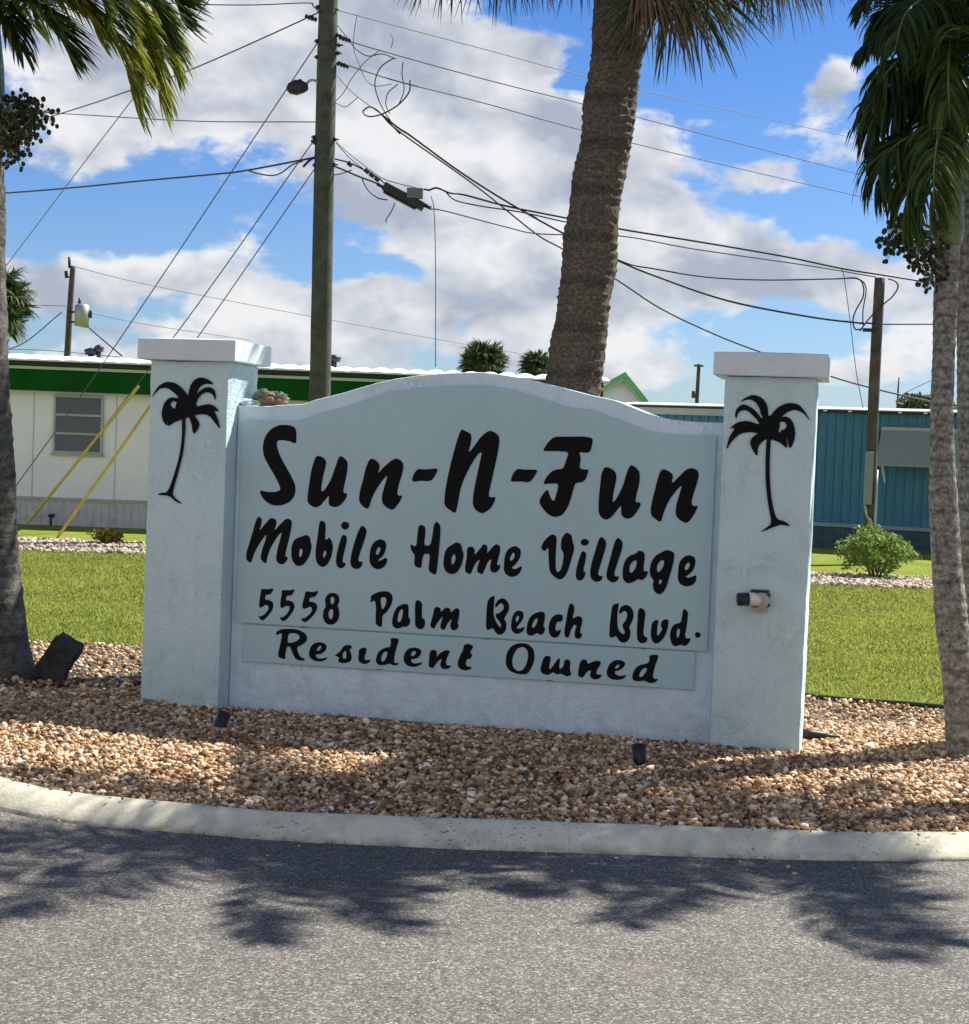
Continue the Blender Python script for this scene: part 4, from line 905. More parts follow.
# ------------------------------------------------------------------ homes behind the lawn
YL = 26.7
x_l, x_r = -15.0, at(602, 400, YL).x
home = empty('mobile_home', ((x_l + x_r) / 2, YL, 0), 'long cream mobile home with green fascia and white ribbed roof behind the sign', 'mobile home')
g = Geo(); g.box((x_l, YL, 0.41), (x_r, YL + 4.2, 2.60))
g.build('wall', M['cream'], home)
g = Geo()
xw0, xw1 = at(54, 420, YL).x, at(103.5, 420, YL).x
for k in range(40):
    x = at(33, 450, YL).x + (k - 16) * 0.66
    if x_l < x < x_r and not (xw0 - 0.03 < x < xw1 + 0.03): 
        g = Geo(); g.box((x - 0.008, YL - 0.007, 0.43), (x + 0.008, YL - 0.001, 2.12)); g.build('panel_seam', M['skirt'], home)
g = Geo()
for k in range(int((x_r - x_l) / 0.12)):
    x = x_l + k * 0.12; g.box((x, YL - 0.03, -0.05), (x + 0.105, YL - 0.002, 0.405))
g.box((x_l, YL - 0.024, -0.05), (x_r, YL - 0.003, 0.39))
g.build('skirting', M['skirt'], home)
g = Geo(); g.box((x_l, YL - 0.055, 0.405), (x_r, YL - 0.001, 0.445)); g.build('skirting_rail', M['frame'], home)
g = Geo(); g.box((x_l, YL - 0.20, 2.135), (x_r, YL - 0.15, 2.535)); g.box((x_l, YL - 0.15, 2.15), (x_r, YL - 0.001, 2.18)); g.build('fascia', M['green'], home)
g = Geo(); g.box((x_l, YL - 0.235, 2.475), (x_r, YL - 0.202, 2.520)); g.build('trim_strip', M['trim'], home)
g = Geo(); g.box((x_l, YL - 0.21, 2.537), (x_r, YL + 0.0, 2.60)); g.build('dark_eave_strip', M['green_dark'], home)
# ribbed roof: a wavy top over a flat edge
per = 0.30; xs_ = np.arange(x_l - 0.1, x_r + 0.1, per / 12)
zt_ = 2.695 + 0.045 * np.abs(np.cos((xs_) / per * math.pi)) ** 0.8 + 0.012 * np.array([mnoise.noise(Vector((x * 2, 0, 0))) for x in xs_])
v = []; f = []
for x, z in zip(xs_, zt_):
    q = z - 2.695
    v += [(x, YL - 0.30, 2.603), (x, YL - 0.30, 2.622 + q * 0.25), (x, YL + 0.25, 2.675 + q * 0.8), (x, YL + 1.1, 2.72 + q), (x, YL + 3.4, 2.70 + q), (x, YL + 4.5, 2.60 + q), (x, YL + 4.5, 2.57)]
for i in range(len(xs_) - 1):
    for k in range(6): f.append((i * 7 + k, (i + 1) * 7 + k, (i + 1) * 7 + k + 1, i * 7 + k + 1))
    f.append((i * 7 + 6, (i + 1) * 7 + 6, (i + 1) * 7, i * 7))
f.append(tuple(range(7))); e_ = (len(xs_) - 1) * 7; f.append(tuple(e_ + 6 - k for k in range(7)))
meshobj('roof', v, f, M['white_metal'], home)
def vent(px, py, s=1.0):
    c = at(px, py, YL + 1.2)
    g = Geo(); g.tube([(c.x, c.y, 2.72), (c.x, c.y, c.z + 0.02)], 0.05 * s, 10); g.tube([(c.x, c.y, c.z - 0.03), (c.x, c.y, c.z + 0.05), (c.x, c.y, c.z + 0.09)], [0.10 * s, 0.12 * s, 0.02], 12)
    g.build('roof_vent', M['dark_metal'], home, True)
vent(99, 350, 0.7); vent(91, 353, 1.0); vent(334, 360, 1.0)
# window of three awning panes
zw0, zw1 = at(78, 453.5, YL).z, at(78, 395.5, YL).z
win = None
g = Geo(); fw = 0.035
g.box((xw0, YL - 0.045, zw0), (xw0 + fw, YL - 0.002, zw1)); g.box((xw1 - fw, YL - 0.045, zw0), (xw1, YL - 0.002, zw1))
nz = 3
for k in range(nz + 1):
    z = zw0 + (zw1 - zw0 - fw) * k / nz; g.box((xw0 + fw, YL - 0.043, z), (xw1 - fw, YL - 0.002, z + fw))
win = g.build('window', M['frame'], home)
g = Geo()
for k in range(nz):
    z = zw0 + fw + (zw1 - zw0 - fw) * k / nz; hh = (zw1 - zw0 - fw) / nz - fw
    g.add([(xw0 + fw, YL - 0.034 - 0.016, z), (xw1 - fw, YL - 0.034 - 0.016, z), (xw1 - fw, YL - 0.018, z + hh), (xw0 + fw, YL - 0.018, z + hh)], [(0, 1, 2, 3)])
g.build('pane', M['glass'], win)
g = Geo(); g.box((xw0 - 0.03, YL - 0.06, zw0 - 0.035), (xw1 + 0.03, YL - 0.002, zw0 - 0.002)); g.build('sill', M['frame'], win)
# hose bib
c = at(51, 517, YL - 0.15)
g = Geo(); g.tube([(c.x, c.y, -0.02), (c.x, c.y, c.z), (c.x + 0.05, c.y, c.z + 0.05)], 0.018, 8); g.tube([(c.x - 0.04, c.y, c.z + 0.02), (c.x + 0.05, c.y, c.z + 0.02)], 0.028, 8)
tag(g.build('water_tap', M['dark_metal'], smooth=True), 'dark garden tap on a short pipe in front of the cream home skirting', 'tap')

# cream gabled house with green edges
YG = 35.0
pk, le, re = at(624, 372.5, YG), at(578, 398, YG), at(647, 401.5, YG)
gb = empty('gabled_house', (pk.x, YG, 0), 'cream gable end with bright green roof edge beyond the palm trunk', 'house')
zb_ = re.z - 0.02
g = Geo()
g.add([(le.x + .1, YG, 0), (re.x - .12, YG, 0), (re.x - .12, YG, zb_), (pk.x, YG, pk.z - 0.10), (le.x + .1, YG, zb_), (le.x + .1, YG + 6, 0), (re.x - .12, YG + 6, 0), (re.x - .12, YG + 6, zb_), (pk.x, YG + 6, pk.z - 0.10), (le.x + .1, YG + 6, zb_)],
      [(0, 1, 2, 3, 4), (9, 8, 7, 6, 5), (1, 6, 7, 2), (5, 0, 4, 9), (2, 7, 8, 3), (3, 8, 9, 4)])
g.build('wall', M['cream'], gb)
def slab(g, a, b, th, y0, y1):
    d = (b - a).normalized(); nrm = Vector((-d.z, 0, d.x));
    if nrm.z < 0: nrm = -nrm
    a2, b2 = a - nrm * th, b - nrm * th
    g.add([(a.x, y0, a.z), (b.x, y0, b.z), (b2.x, y0, b2.z), (a2.x, y0, a2.z), (a.x, y1, a.z), (b.x, y1, b.z), (b2.x, y1, b2.z), (a2.x, y1, a2.z)],
          [(0, 1, 2, 3), (7, 6, 5, 4), (0, 4, 5, 1), (3, 2, 6, 7), (1, 5, 6, 2), (0, 3, 7, 4)])
g = Geo(); slab(g, pk, re, 0.09, YG - 0.35, YG + 6.2); slab(g, pk, le, 0.09, YG - 0.34, YG + 6.19); g.build('roof', M['lime'], gb)
g = Geo(); dz = Vector((0, 0, -0.10)); slab(g, pk + dz, re + dz, 0.07, YG - 0.28, YG - 0.02); slab(g, pk + dz, le + dz, 0.07, YG - 0.27, YG - 0.03); g.build('barge_board', M['trim'], gb)

# blue ribbed home on the right
A0 = at(629, 403, 30.1); B0 = at(930, 409, 28.0)
dirb = Vector((B0.x - A0.x, B0.y - A0.y, 0)).normalized(); angb = math.atan2(dirb.y, dirb.x)
LB = 15.0
bl = empty('blue_home', (A0.x, A0.y, 0), 'blue ribbed metal home with thin white roof line behind the right pillar', 'mobile home', rz=angb)
g = Geo()
xs_ = []; nr = int(LB / 0.15)
v = []; f = []
for k in range(nr):
    for (dx, dy) in ((0, 0), (0.09, 0), (0.11, -0.022), (0.13, -0.022)): v.append((k * 0.15 + dx, dy)); 
n_ = len(v); V3 = [(x, y, 0.44) for x, y in v] + [(x, y, 2.33) for x, y in v]
f = [(i, i + 1, i + 1 + n_, i + n_) for i in range(n_ - 1)]
w_ = meshobj('wall', V3 + [(0, 3.8, 0.44), (LB, 3.8, 0.44), (0, 3.8, 2.33), (LB, 3.8, 2.33)], f + [(0, n_, 2 * n_ + 2, 2 * n_), (n_ - 1, 2 * n_ + 1, 2 * n_ + 3, 2 * n_ - 1), (2 * n_, 2 * n_ + 2, 2 * n_ + 3, 2 * n_ + 1)], M['blue'], bl, world_space=False)
g = Geo(); g.add([(-0.15, -0.16, 2.375), (LB, -0.16, 2.375), (LB, -0.16, 2.390), (-0.15, -0.16, 2.390), (-0.15, 0.9, 2.455), (LB, 0.9, 2.455), (-0.15, 4.0, 2.40), (LB, 4.0, 2.40), (-0.15, 4.0, 2.375), (LB, 4.0, 2.375)],
      [(0, 1, 2, 3), (3, 2, 5, 4), (4, 5, 7, 6), (6, 7, 9, 8), (0, 8, 9, 1), (0, 3, 4, 6, 8), (1, 9, 7, 5, 2)]); g.build('roof', M['white_metal'], bl, world_space=False)
g = Geo(); g.box((-0.1, -0.10, 2.335), (LB, 3.9, 2.373)); g.build('dark_eave_strip', M['dark_metal'], bl, world_space=False)  # dark strip stands in for the shade under the roof edge
g = Geo(); g.box((-0.05, -0.13, 2.215), (2.6, -0.024, 2.333)); g.build('eave', M['eave'], bl, world_space=False)
for k in range(26):
    g = Geo(); g.box((2.7 + k * 0.42, -0.115, 2.342), (2.7 + k * 0.42 + 0.06, -0.102, 2.368)); g.build('gutter_bracket', M['white_metal'], bl, world_space=False)
g = Geo(); g.box((-0.02, -0.05, 0.375), (LB, -0.001, 0.438)); g.build('base_rail', M['blue_pale'], bl, world_space=False)
g = Geo()
for k in range(3):
    for j in range(int(LB / 0.4)):
        x = j * 0.4 + (0.2 if k % 2 else 0); g.box((x + 0.006, -0.03 - 0.004 * (k % 2), -0.05 + k * 0.143), (x + 0.394, 3.8, 0.08 + k * 0.143))
g.box((0, -0.022, -0.05), (LB, 3.78, 0.37))
g.build('skirting', M['blue_dark'], bl, world_space=False)
# awning
aw0 = at(877, 431, 27.9); aw1 = at(968, 431, 27.7)
ax0 = (aw0 - Vector((A0.x, A0.y, aw0.z))).dot(dirb); ax1 = (aw1 - Vector((A0.x, A0.y, aw1.z))).dot(dirb)
o = empty('window_awning', (A0.x + dirb.x * ax0, A0.y + dirb.y * ax0, 1.45), 'grey sheet metal window awning on the blue home beside the dark pole', 'awning', rz=angb)
W_ = ax1 - ax0
g = Geo(); g.add([(0, -0.03, 0.62), (W_, -0.03, 0.62), (W_, -0.42, 0.06), (0, -0.42, 0.06), (0, -0.03, 0.59), (W_, -0.03, 0.59), (W_, -0.42, 0.03), (0, -0.42, 0.03)], [(0, 3, 2, 1), (4, 5, 6, 7), (3, 7, 6, 2), (0, 4, 7, 3), (1, 2, 6, 5)])
g.build('panel', M['awning'], o, world_space=False)
g = Geo(); g.box((-0.01, -0.44, 0.0), (W_ + .01, -0.415, 0.05)); g.build('rim', M['awning'], o, world_space=False)
g = Geo(); g.box((0, -0.06, 0.60), (W_, -0.025, 0.66)); g.build('top_rail', M['eave'], o, world_space=False)
for xx_ in (0.10, W_ - 0.1):
    g = Geo(); g.tube([(xx_, -0.41, 0.03), (xx_, -0.04, -0.28)], 0.017, 8); g.build('strut', M['white_metal'], o, world_space=False)

# ------------------------------------------------------------------ poles
def pole(name, label, pts, rads, mat, seg=20):
    base = Vector(pts[0]); o = empty(name, (base.x, base.y, 0), label, 'utility pole')
    P = spline(pts, 24); rr = np.interp(np.linspace(0, 1, 24), np.linspace(0, 1, len(rads)), rads)
    g = Geo(); g.tube(P, rr, seg, wob=0.02); g.build('shaft', mat, o, True)
    return o
YP = 24.0
def P3(px, py, Y): return tuple(at(px, py, Y))
pb = at(319.5, 400, YP); ptop = at(333, -165, YP)
up = pole('utility_pole', 'tall weathered wooden utility pole rising behind the left part of the sign',
          [(pb.x - 0.06, YP, -0.3), tuple(pb), P3(323.5, 200, YP), P3(328.5, 0, YP), tuple(ptop)], [0.165, 0.155, 0.146, 0.137, 0.12], M['pole'])
def bolts(ob, lst, Y, s=0.03):
    for (px, py) in lst:
        g = Geo(); c = at(px, py, Y); g.tube([(c.x - s * 1.6, c.y - 0.05, c.z), (c.x + s * 1.6, c.y - 0.05, c.z)], s * 0.45, 6); g.tube([(c.x - s, c.y - .05, c.z), (c.x + s * .2, c.y - .05, c.z)], s, 8)
        g.build('fitting', M['dark_metal'], ob, True)
bolts(up, [(319, 8), (318, 42), (318, 58), (336, 10), (339, 36), (340, 46), (339, 54), (341, 64), (315, 138), (336, 140), (316, 166), (317, 158), (335, 165)], YP)
bolts(up, [(317, 142)], YP, 0.05)
ins = []
for (px, py) in ((343, 38), (341, 64), (309, 17)):
    g = Geo(); c0 = at(px - 4, py - 1, YP); c1 = at(px + 8, py + 3, YP)
    P = [c0 + (c1 - c0) * t for t in np.linspace(0, 1, 9)]
    g.tube(P, [0.02, 0.04, 0.02, 0.045, 0.02, 0.045, 0.02, 0.04, 0.015], 10); g.build('insulator', M['dark_metal'], up, True)
# cobra-head street lamp
c = at(318, 83, YP - 0.1)
o = empty('street_lamp', c, 'small cobra head street lamp on a short arm left of the tall pole', 'street lamp')
g = Geo(); g.tube(spline([P3(318, 82, YP - .1), P3(312, 80, YP - .1), P3(307, 83, YP - .1), P3(303, 87, YP - .1)], 10), 0.02, 8); g.build('arm', M['steel'], o, True)
g = Geo(); g.tube([P3(308, 87, YP - .1), P3(304, 87, YP - .1), P3(296, 87.5, YP - .1), P3(289, 88.5, YP - .1), P3(286.5, 88.8, YP - .1)], [0.03, 0.055, 0.075, 0.05, 0.015], 14, flat=1.5); g.build('lamp_head', M['dark_metal'], o, True)
g = Geo(); g.tube([P3(306, 89, YP - .1), P3(298, 91, YP - .1), P3(291, 90.5, YP - .1)], [0.02, 0.05, 0.02], 12, flat=1.2); g.build('lens', M['bronze'], o, True)
g = Geo(); g.tube([P3(300, 85.5, YP - .1), P3(300, 79.5, YP - .1)], [0.035, 0.03], 10); g.build('photocell', M['dark_metal'], o, True)

# pole on the right, with service box and conduit
YR = 24.5
rp = pole('utility_pole', 'short dark wooden pole in front of the blue home, cut flat on top', [P3(868.5, 560, YR), P3(872, 440, YR), P3(876.5, 340, YR), P3(880, 278, YR)], [0.085, 0.082, 0.080, 0.076], M['pole_dark'])
g = Geo(); c = at(866, 330, YR); g.box((c.x - 0.06, YR - 0.10, c.z - 0.03), (c.x + 0.14, YR - 0.04, c.z + 0.02)); g.build('bracket', M['dark_metal'], rp)
g = Geo(); c0, c1 = at(862, 504, YR), at(871, 452, YR); g.box((c0.x, YR - 0.20, c0.z), (c1.x, YR - 0.06, c1.z)); g.build('service_box', M['awning'], rp, bevel=0.01)
g = Geo(); g.tube(spline([P3(865, 504, YR - .1), P3(867, 516, YR - .1), P3(872, 524, YR - .1), P3(873, 545, YR - .1)], 10), 0.02, 8); g.tube([P3(877, 470, YR - .1), P3(875, 520, YR - .1), P3(875, 560, YR - .1)], 0.022, 8)
g.build('conduit', M['steel'], rp, True)
g = Geo(); g.box(tuple(Vector(P3(879, 516, YR)) + Vector((0, -.05, 0))), tuple(Vector(P3(884, 467, YR)) + Vector((0, -0.02, 0)))) if False else None

# distant transformer pole on the left
YT = 60.0
tp = pole('transformer_pole', 'distant dark pole with a grey transformer can behind the cream home', [P3(64.5, 400, YT), P3(67.5, 352, YT), P3(70.5, 300, YT), P3(73, 266, YT)], [0.12, 0.115, 0.105, 0.095], M['pole_dark'], 10)
g = Geo(); g.tube([P3(69.5, 268, YT), P3(69.3, 257, YT)], 0.05, 8); g.tube([P3(66.5, 278, YT), P3(66, 271, YT)], 0.06, 8); g.tube([P3(66.5, 277, YT), P3(72, 277, YT)], 0.03, 6); g.build('insulator', M['dark_metal'], tp, True)
g = Geo(); g.tube([P3(81.5, 327, YT - .2), P3(81.7, 326, YT - .2), P3(82.2, 306, YT - .2), P3(82.3, 304, YT - .2)], [0.18, 0.26, 0.26, 0.16], 18); tr_ = g.build('transformer_can', M['steel'], tp, True)
g = Geo(); g.tube([P3(79.5, 305, YT - .2), P3(79.7, 298, YT - .2)], [0.07, 0.04], 8); g.build('bushing', M['dark_metal'], tr_, True)
g = Geo(); g.tube([P3(91, 310, YT - .2), P3(90.5, 318, YT - .2)], 0.05, 8); g.build('bushing', M['dark_metal'], tr_, True)
g = Geo(); g.tube([P3(70, 312, YT - .1), P3(78, 312, YT - .1)], 0.04, 6); g.build('bracket', M['dark_metal'], tp)
g = Geo(); g.tube([P3(70, 322, YT - .1), P3(78, 322, YT - .1)], 0.04, 6); g.build('bracket', M['dark_metal'], tp)
# far small pole right of the trunk
YF = 110.0
fp = pole('distant_pole', 'tiny distant pole with a short crossarm between palm trunk and right pillar', [P3(696, 420, YF), P3(697.5, 390, YF), P3(699, 364, YF)], [0.13, 0.13, 0.12], M['pole_dark'], 8)
g = Geo(); g.box(tuple(P3(694, 366.5, YF)), tuple(Vector(P3(703.5, 365, YF)) + Vector((0, .1, 0)))); g.build('crossarm', M['pole_dark'], fp)
g = Geo(); g.tube([P3(693.5, 398, YF - .2), P3(694, 391, YF - .2)], 0.14, 8); g.build('transformer_can', M['pole_dark'], fp, True)
fq = pole('distant_mast', 'thin distant mast right of the dark pole', [P3(897, 420, 90), P3(898, 392, 90), P3(899, 377, 90)], [0.05, 0.05, 0.03], M['pole_dark'], 6)
fq['category'] = 'mast'

# ------------------------------------------------------------------ cables
def cable(label, pts, r=0.010, mat='cable', n=40, cat='cable', name='cable'):
    P = spline([at(*p) for p in pts], n)
    g = Geo(); g.tube(P, r, 6, caps=False)
    o = g.build(name, M[mat], smooth=True)
    tag(o, label, cat); return o
C = cable
C('topmost wire running right from the tall pole across the sky', [(335, 9, 24), (352, 14, 25), (480, 48, 30), (640, 90, 38), (850, 137, 52), (990, 166, 64)], 0.009, 'wire')
C('middle of the three parallel wires leaving the tall pole to the right', [(341, 37, 24), (365, 46, 25), (480, 78, 30), (579, 103, 35), (636, 117, 38), (870, 177, 54), (990, 206, 64)], 0.011, 'cable')
C('lowest of the three parallel wires leaving the tall pole to the right', [(341, 63, 24), (400, 82, 27), (480, 102, 30), (640, 145, 38), (875, 200, 54), (990, 226, 62)], 0.011, 'cable')
C('heavy cable sagging from the coil to the bracket of the short dark pole', [(382, 115, 24), (400, 129, 24), (411, 136, 24), (459, 171, 24), (506, 201, 24), (561, 232, 24.1), (617, 260, 24.2), (658, 277, 24.3), (729, 301, 24.4), (811, 317, 24.4), (864, 323.5, 24.45)], 0.017, n=60)
C('cable dropping behind the right pillar top and on past the dark pole', [(382, 115, 24.1), (400, 132, 24.1), (476, 186, 24.6), (535, 233, 25), (561, 248, 25.2), (614, 278, 25.6), (658, 307, 26), (705, 330, 26.3), (752, 349, 26.6), (833, 377, 27.2), (874, 388.5, 27.5), (901, 395, 27.8), (960, 408, 28.3)], 0.014, n=60)
C('upper twisted cable from the splice box to the top of the dark pole', [(424, 189, 23.9), (429, 190, 23.9), (437, 188, 23.9), (450, 193, 23.9), (465, 195, 24), (506, 206, 24), (561, 217, 24.1), (620, 229, 24.2), (694, 241, 24.3), (782, 256, 24.4), (842, 268.5, 24.4), (883, 275, 24.5), (920, 281, 24.8), (990, 293, 25.5)], 0.015, n=70)
C('lower strand from the splice box running just under the twisted cable', [(430, 209, 24), (445, 211, 24), (506, 227, 24.1), (541, 234, 24.2), (620, 236, 24.3), (694, 249, 24.4), (811, 266, 24.5), (876, 277, 24.5)], 0.010, 'wire', n=50)
C('short cable loop falling beside the splice box toward the long strand', [(445, 191, 23.9), (455, 200, 23.9), (480, 206, 24), (520, 212, 24), (561, 221, 24.1), (600, 229, 24.2)], 0.011, n=30)
C('service cable ending in a hanging loop left of the dark pole', [(612, 257, 24.18), (632, 265, 24.2), (652, 268.5, 24.2), (705, 277, 24.3), (764, 280, 24.4), (830, 279, 24.4), (856, 278.5, 24.4), (863, 285, 24.4), (863, 297, 24.4), (856, 310, 24.4), (853, 320, 24.4), (855, 329, 24.4), (862, 329, 24.4)], 0.011, n=60)
C('second strand of the hanging loop left of the dark pole', [(838, 279, 24.45), (857, 278, 24.45), (866, 288, 24.45), (863, 310, 24.45), (863, 325, 24.45)], 0.009, n=30)
C('loop of cable round the top right side of the dark pole', [(888, 279, 24.4), (895, 281, 24.4), (898, 287, 24.4), (892, 297, 24.4), (880, 307, 24.35), (868, 320, 24.35), (860, 331, 24.4)], 0.011, n=30)
C('cable leaving the dark pole bracket to the right behind the palm', [(866, 323, 24.45), (884, 324, 24.5), (930, 324, 24.9), (990, 324, 25.6)], 0.014)
C('thin drop wire hanging down left of the dark pole', [(841, 268, 24.4), (844, 277, 24.4), (850, 320, 24.45), (856, 370, 24.5), (863, 408, 24.6)], 0.006, 'wire')
C('thin drop wire hanging from the splice box to the white roof', [(431, 196, 23.95), (434, 210, 23.95), (435.5, 260, 24), (435.5, 330, 24), (435.5, 367, 24.1)], 0.007, 'wire')
C('upper strand from the tall pole to the splice box', [(333, 138, 24), (345, 150, 24), (365, 166, 24), (382, 178, 24), (400, 184, 23.95), (430, 191, 23.95)], 0.007, 'wire')
C('middle lashed strand from the tall pole to the splice box', [(335, 159, 24), (350, 163, 24), (364, 170, 24), (378, 178, 24), (388, 186, 24)], 0.012)
C('lower thick strand from the tall pole to the splice box', [(334, 166, 24), (346, 171, 24), (360, 177, 24), (376, 183, 24), (390, 190, 24)], 0.014)
C('slack loop under the strand beside the tall pole', [(362, 179, 24), (368, 190, 24), (378, 198, 24), (388, 200, 24)], 0.010)
C('short loop wire on the tall pole below the strand', [(333, 175, 24), (340, 174, 24), (352, 170, 24)], 0.008)
C('short wire tail dangling under the splice box', [(395, 203, 24), (391, 212, 24), (386, 220, 24), (387, 223, 24)], 0.008)
C('stay wire crossing down to the lashed strand at the tall pole', [(336, 143, 24), (350, 158, 24), (366, 171, 24)], 0.007)
C('small coil of spare cable hanging in the air right of the pole', [(410, 80, 24), (409, 92, 24), (398, 105, 24), (382, 114, 24), (369, 116.5, 24), (363, 112, 24), (369, 107, 24), (377, 110, 24), (384, 117, 24), (400, 134, 24)], 0.011, n=60)
C('curved jumper hanging from the middle wire to the coil', [(394, 58, 24), (381, 67, 24), (375, 82, 24), (378, 98, 24), (386, 114, 24), (396, 127, 24)], 0.009, n=40)
C('inner curved jumper between the lowest wire and the coil', [(398, 84, 24), (388, 93, 24), (386, 105, 24), (390, 114, 24)], 0.008, n=30)
C('jumper hanging straight from the middle wire to the lowest wire', [(403, 62, 24), (402, 74, 24), (404, 90, 24), (399, 104, 24)], 0.008, n=30)
C('thin wire from the pole flank to the coil', [(337, 75, 24), (347, 87, 24), (358, 97, 24), (370, 106, 24), (384, 116, 24)], 0.007, 'wire', n=30)
C('thin jumper from the pole top curving to the middle wire', [(334, 21, 24), (346, 36, 24), (356, 49, 24), (368, 56, 24), (382, 54, 24), (396, 59, 24)], 0.008, n=40)
C('thin wire loop between middle and lowest wires near the pole', [(380, 50, 24), (365, 62, 24), (352, 78, 24), (344, 92, 24), (336, 101, 24)], 0.006, 'wire', n=30)
C('short dangling wire with a knob right of the pole', [(358, 97, 24), (350, 104, 24), (344, 107, 24), (336, 103, 24)], 0.006, 'wire', n=30)
C('thin vertical jumper from the topmost wire', [(357, 16, 24), (354, 34, 24), (354, 50, 24), (360, 66, 24), (366, 80, 24), (376, 86, 24), (392, 84, 24)], 0.006, 'wire', n=40)
C('small hooked wire end above the middle wire', [(390, 33, 24), (393, 40, 24), (391, 48, 24)], 0.006, 'wire', n=16)
# to the left of the pole
C('thick cable running left from the tall pole at mid height', [(316, 157, 24), (302, 160, 24), (246, 170.5, 25), (218, 174, 25.5), (141, 181, 27), (70, 188, 28.5), (7, 193, 30), (-60, 197, 32)], 0.015, n=50)
C('slack cable loop hanging under the thick left cable by the pole', [(303, 161, 24), (292, 165, 24), (281, 173, 24.3), (271, 175.5, 24.5), (258, 173.5, 24.8), (248, 170.5, 25)], 0.011, n=30)
C('stub of cable pointing down left from the tall pole', [(318, 156, 24), (310, 160, 24), (303, 167, 24)], 0.018, n=10)
C('horizontal wire reaching the tall pole under the street lamp', [(316, 122, 24), (190, 121, 27), (68, 114, 30), (-60, 108, 34)], 0.009, 'wire')
C('sloping wire from the tall pole top down to the left palm', [(318, 10, 24), (309, 17, 24), (190, 70, 26), (123, 93, 28), (69, 111, 30), (-60, 150, 34)], 0.010, 'cable')
C('highest wire entering from the left to the tall pole', [(319, 12, 24), (313, 6, 24), (306, 3, 24), (246, 5, 25), (169, 3, 26), (60, -6, 29), (-60, -18, 33)], 0.009, 'cable')
def guy(label, pts, r=0.008): return C(label, pts, r, 'wire', 20, 'guy wire', 'guy_wire')
guy('guy wire slanting from the tall pole past the lamp down behind the left palm', [(318, 42, 24), (109, 355, 25.2), (0, 508, 25.9)])
guy('guy wire from the tall pole strand down to the left yellow guard', [(315, 139, 24), (176, 334, 25), (28, 523, 26.0)])
guy('guy wire from the tall pole ending in the right yellow guard', [(316, 167, 24), (200, 334, 23.5), (56, 539, 23.05)])
guy('long guy wire slanting down behind the left palm fronds', [(333, -160, 24), (125, 109, 27), (9, 262, 28.6), (-30, 313, 29)])
def guard(label, a, b):
    o = C(label, [a, b], 0.023, 'yellow', 6, 'guy guard', 'guy_guard'); return o
guard('yellow guy guard pipe, the left one crossing the window', (139, 386, 25.22), (29, 521, 25.95))
guard('yellow guy guard pipe, the right one meeting the pillar edge', (152, 404, 23.35), (57, 538, 23.05))
# thin far wires
C('faint far wire left of the transformer pole', [(-40, 303, 60), (30, 305, 60), (66, 306, 60)], 0.012, 'wire')
C('faint far wire sloping to the transformer pole from lower left', [(-20, 352, 58), (20, 345, 59), (62, 312, 60)], 0.018, 'cable')
C('far service wire sloping down right from the transformer', [(87, 326, 60), (103, 340, 56), (122, 356, 50)], 0.022, 'cable')
C('faint far wire right of the transformer pole', [(72, 266, 60), (150, 285, 63), (320, 318, 70), (470, 345, 78), (560, 360, 82)], 0.014, 'wire')
C('faint far level wire right of the transformer', [(90, 313, 60), (150, 325, 62), (250, 340, 66)], 0.013, 'wire')
C('faint far wire low over the white roof at left', [(-20, 350, 58), (40, 350, 58), (120, 357, 58)], 0.012, 'wire')
C('pair of faint far wires sloping up behind the right palm', [(899, 396, 88), (930, 381, 85), (990, 355, 80)], 0.016, 'wire')
# splice enclosure hung on the strand
o = empty('splice_box', at(406, 196, 23.9), 'black splice enclosure hanging tilted on the strand right of the tall pole', 'splice box')
a, b = at(384, 185.5, 23.9), at(424, 207, 23.9)
d = (b - a).normalized()
Mx = Matrix((( d.x, 0, -d.z, (a.x + b.x) / 2), (0, 1, 0, 23.9), (d.z, 0, d.x, (a.z + b.z) / 2), (0, 0, 0, 1)))
Lh = (b - a).length / 2
g = Geo(); g.box((-Lh, -0.07, -0.07), (Lh, 0.07, 0.055), Mx); g.box((-Lh * .9, -0.055, -0.10), (Lh * .72, 0.055, -0.071), Mx); g.build('enclosure_body', M['dark_metal'], o, bevel=0.015)
g = Geo(); a2, b2 = at(407, 190, 23.85), at(423, 193, 23.85); g.box((a2.x, 23.80, b2.z - 0.08), (b2.x, 23.92, a2.z + 0.03)); g.build('terminal', M['bronze'], o, bevel=0.01)
g = Geo(); g.tube([tuple(at(424, 205, 23.9)), tuple(at(431, 208, 23.9))], 0.03, 8); g.tube([tuple(at(383, 187, 23.9)), tuple(at(377, 184, 23.9))], 0.025, 8); g.build('end_cap', M['dark_metal'], o, True)
for i, (px, py) in enumerate([(367, 171), (371, 175), (375, 178), (379, 180), (382, 183)]):
    pass
g = Geo()
for (px, py) in [(367, 171), (372, 175), (377, 179), (350, 164)]:
    c = at(px, py, 23.9); g.tube([(c.x - .03, c.y, c.z + .02), (c.x + .03, c.y, c.z - .02)], 0.035, 8)
g.build('lashing_clamp', M['dark_metal'], o, True)

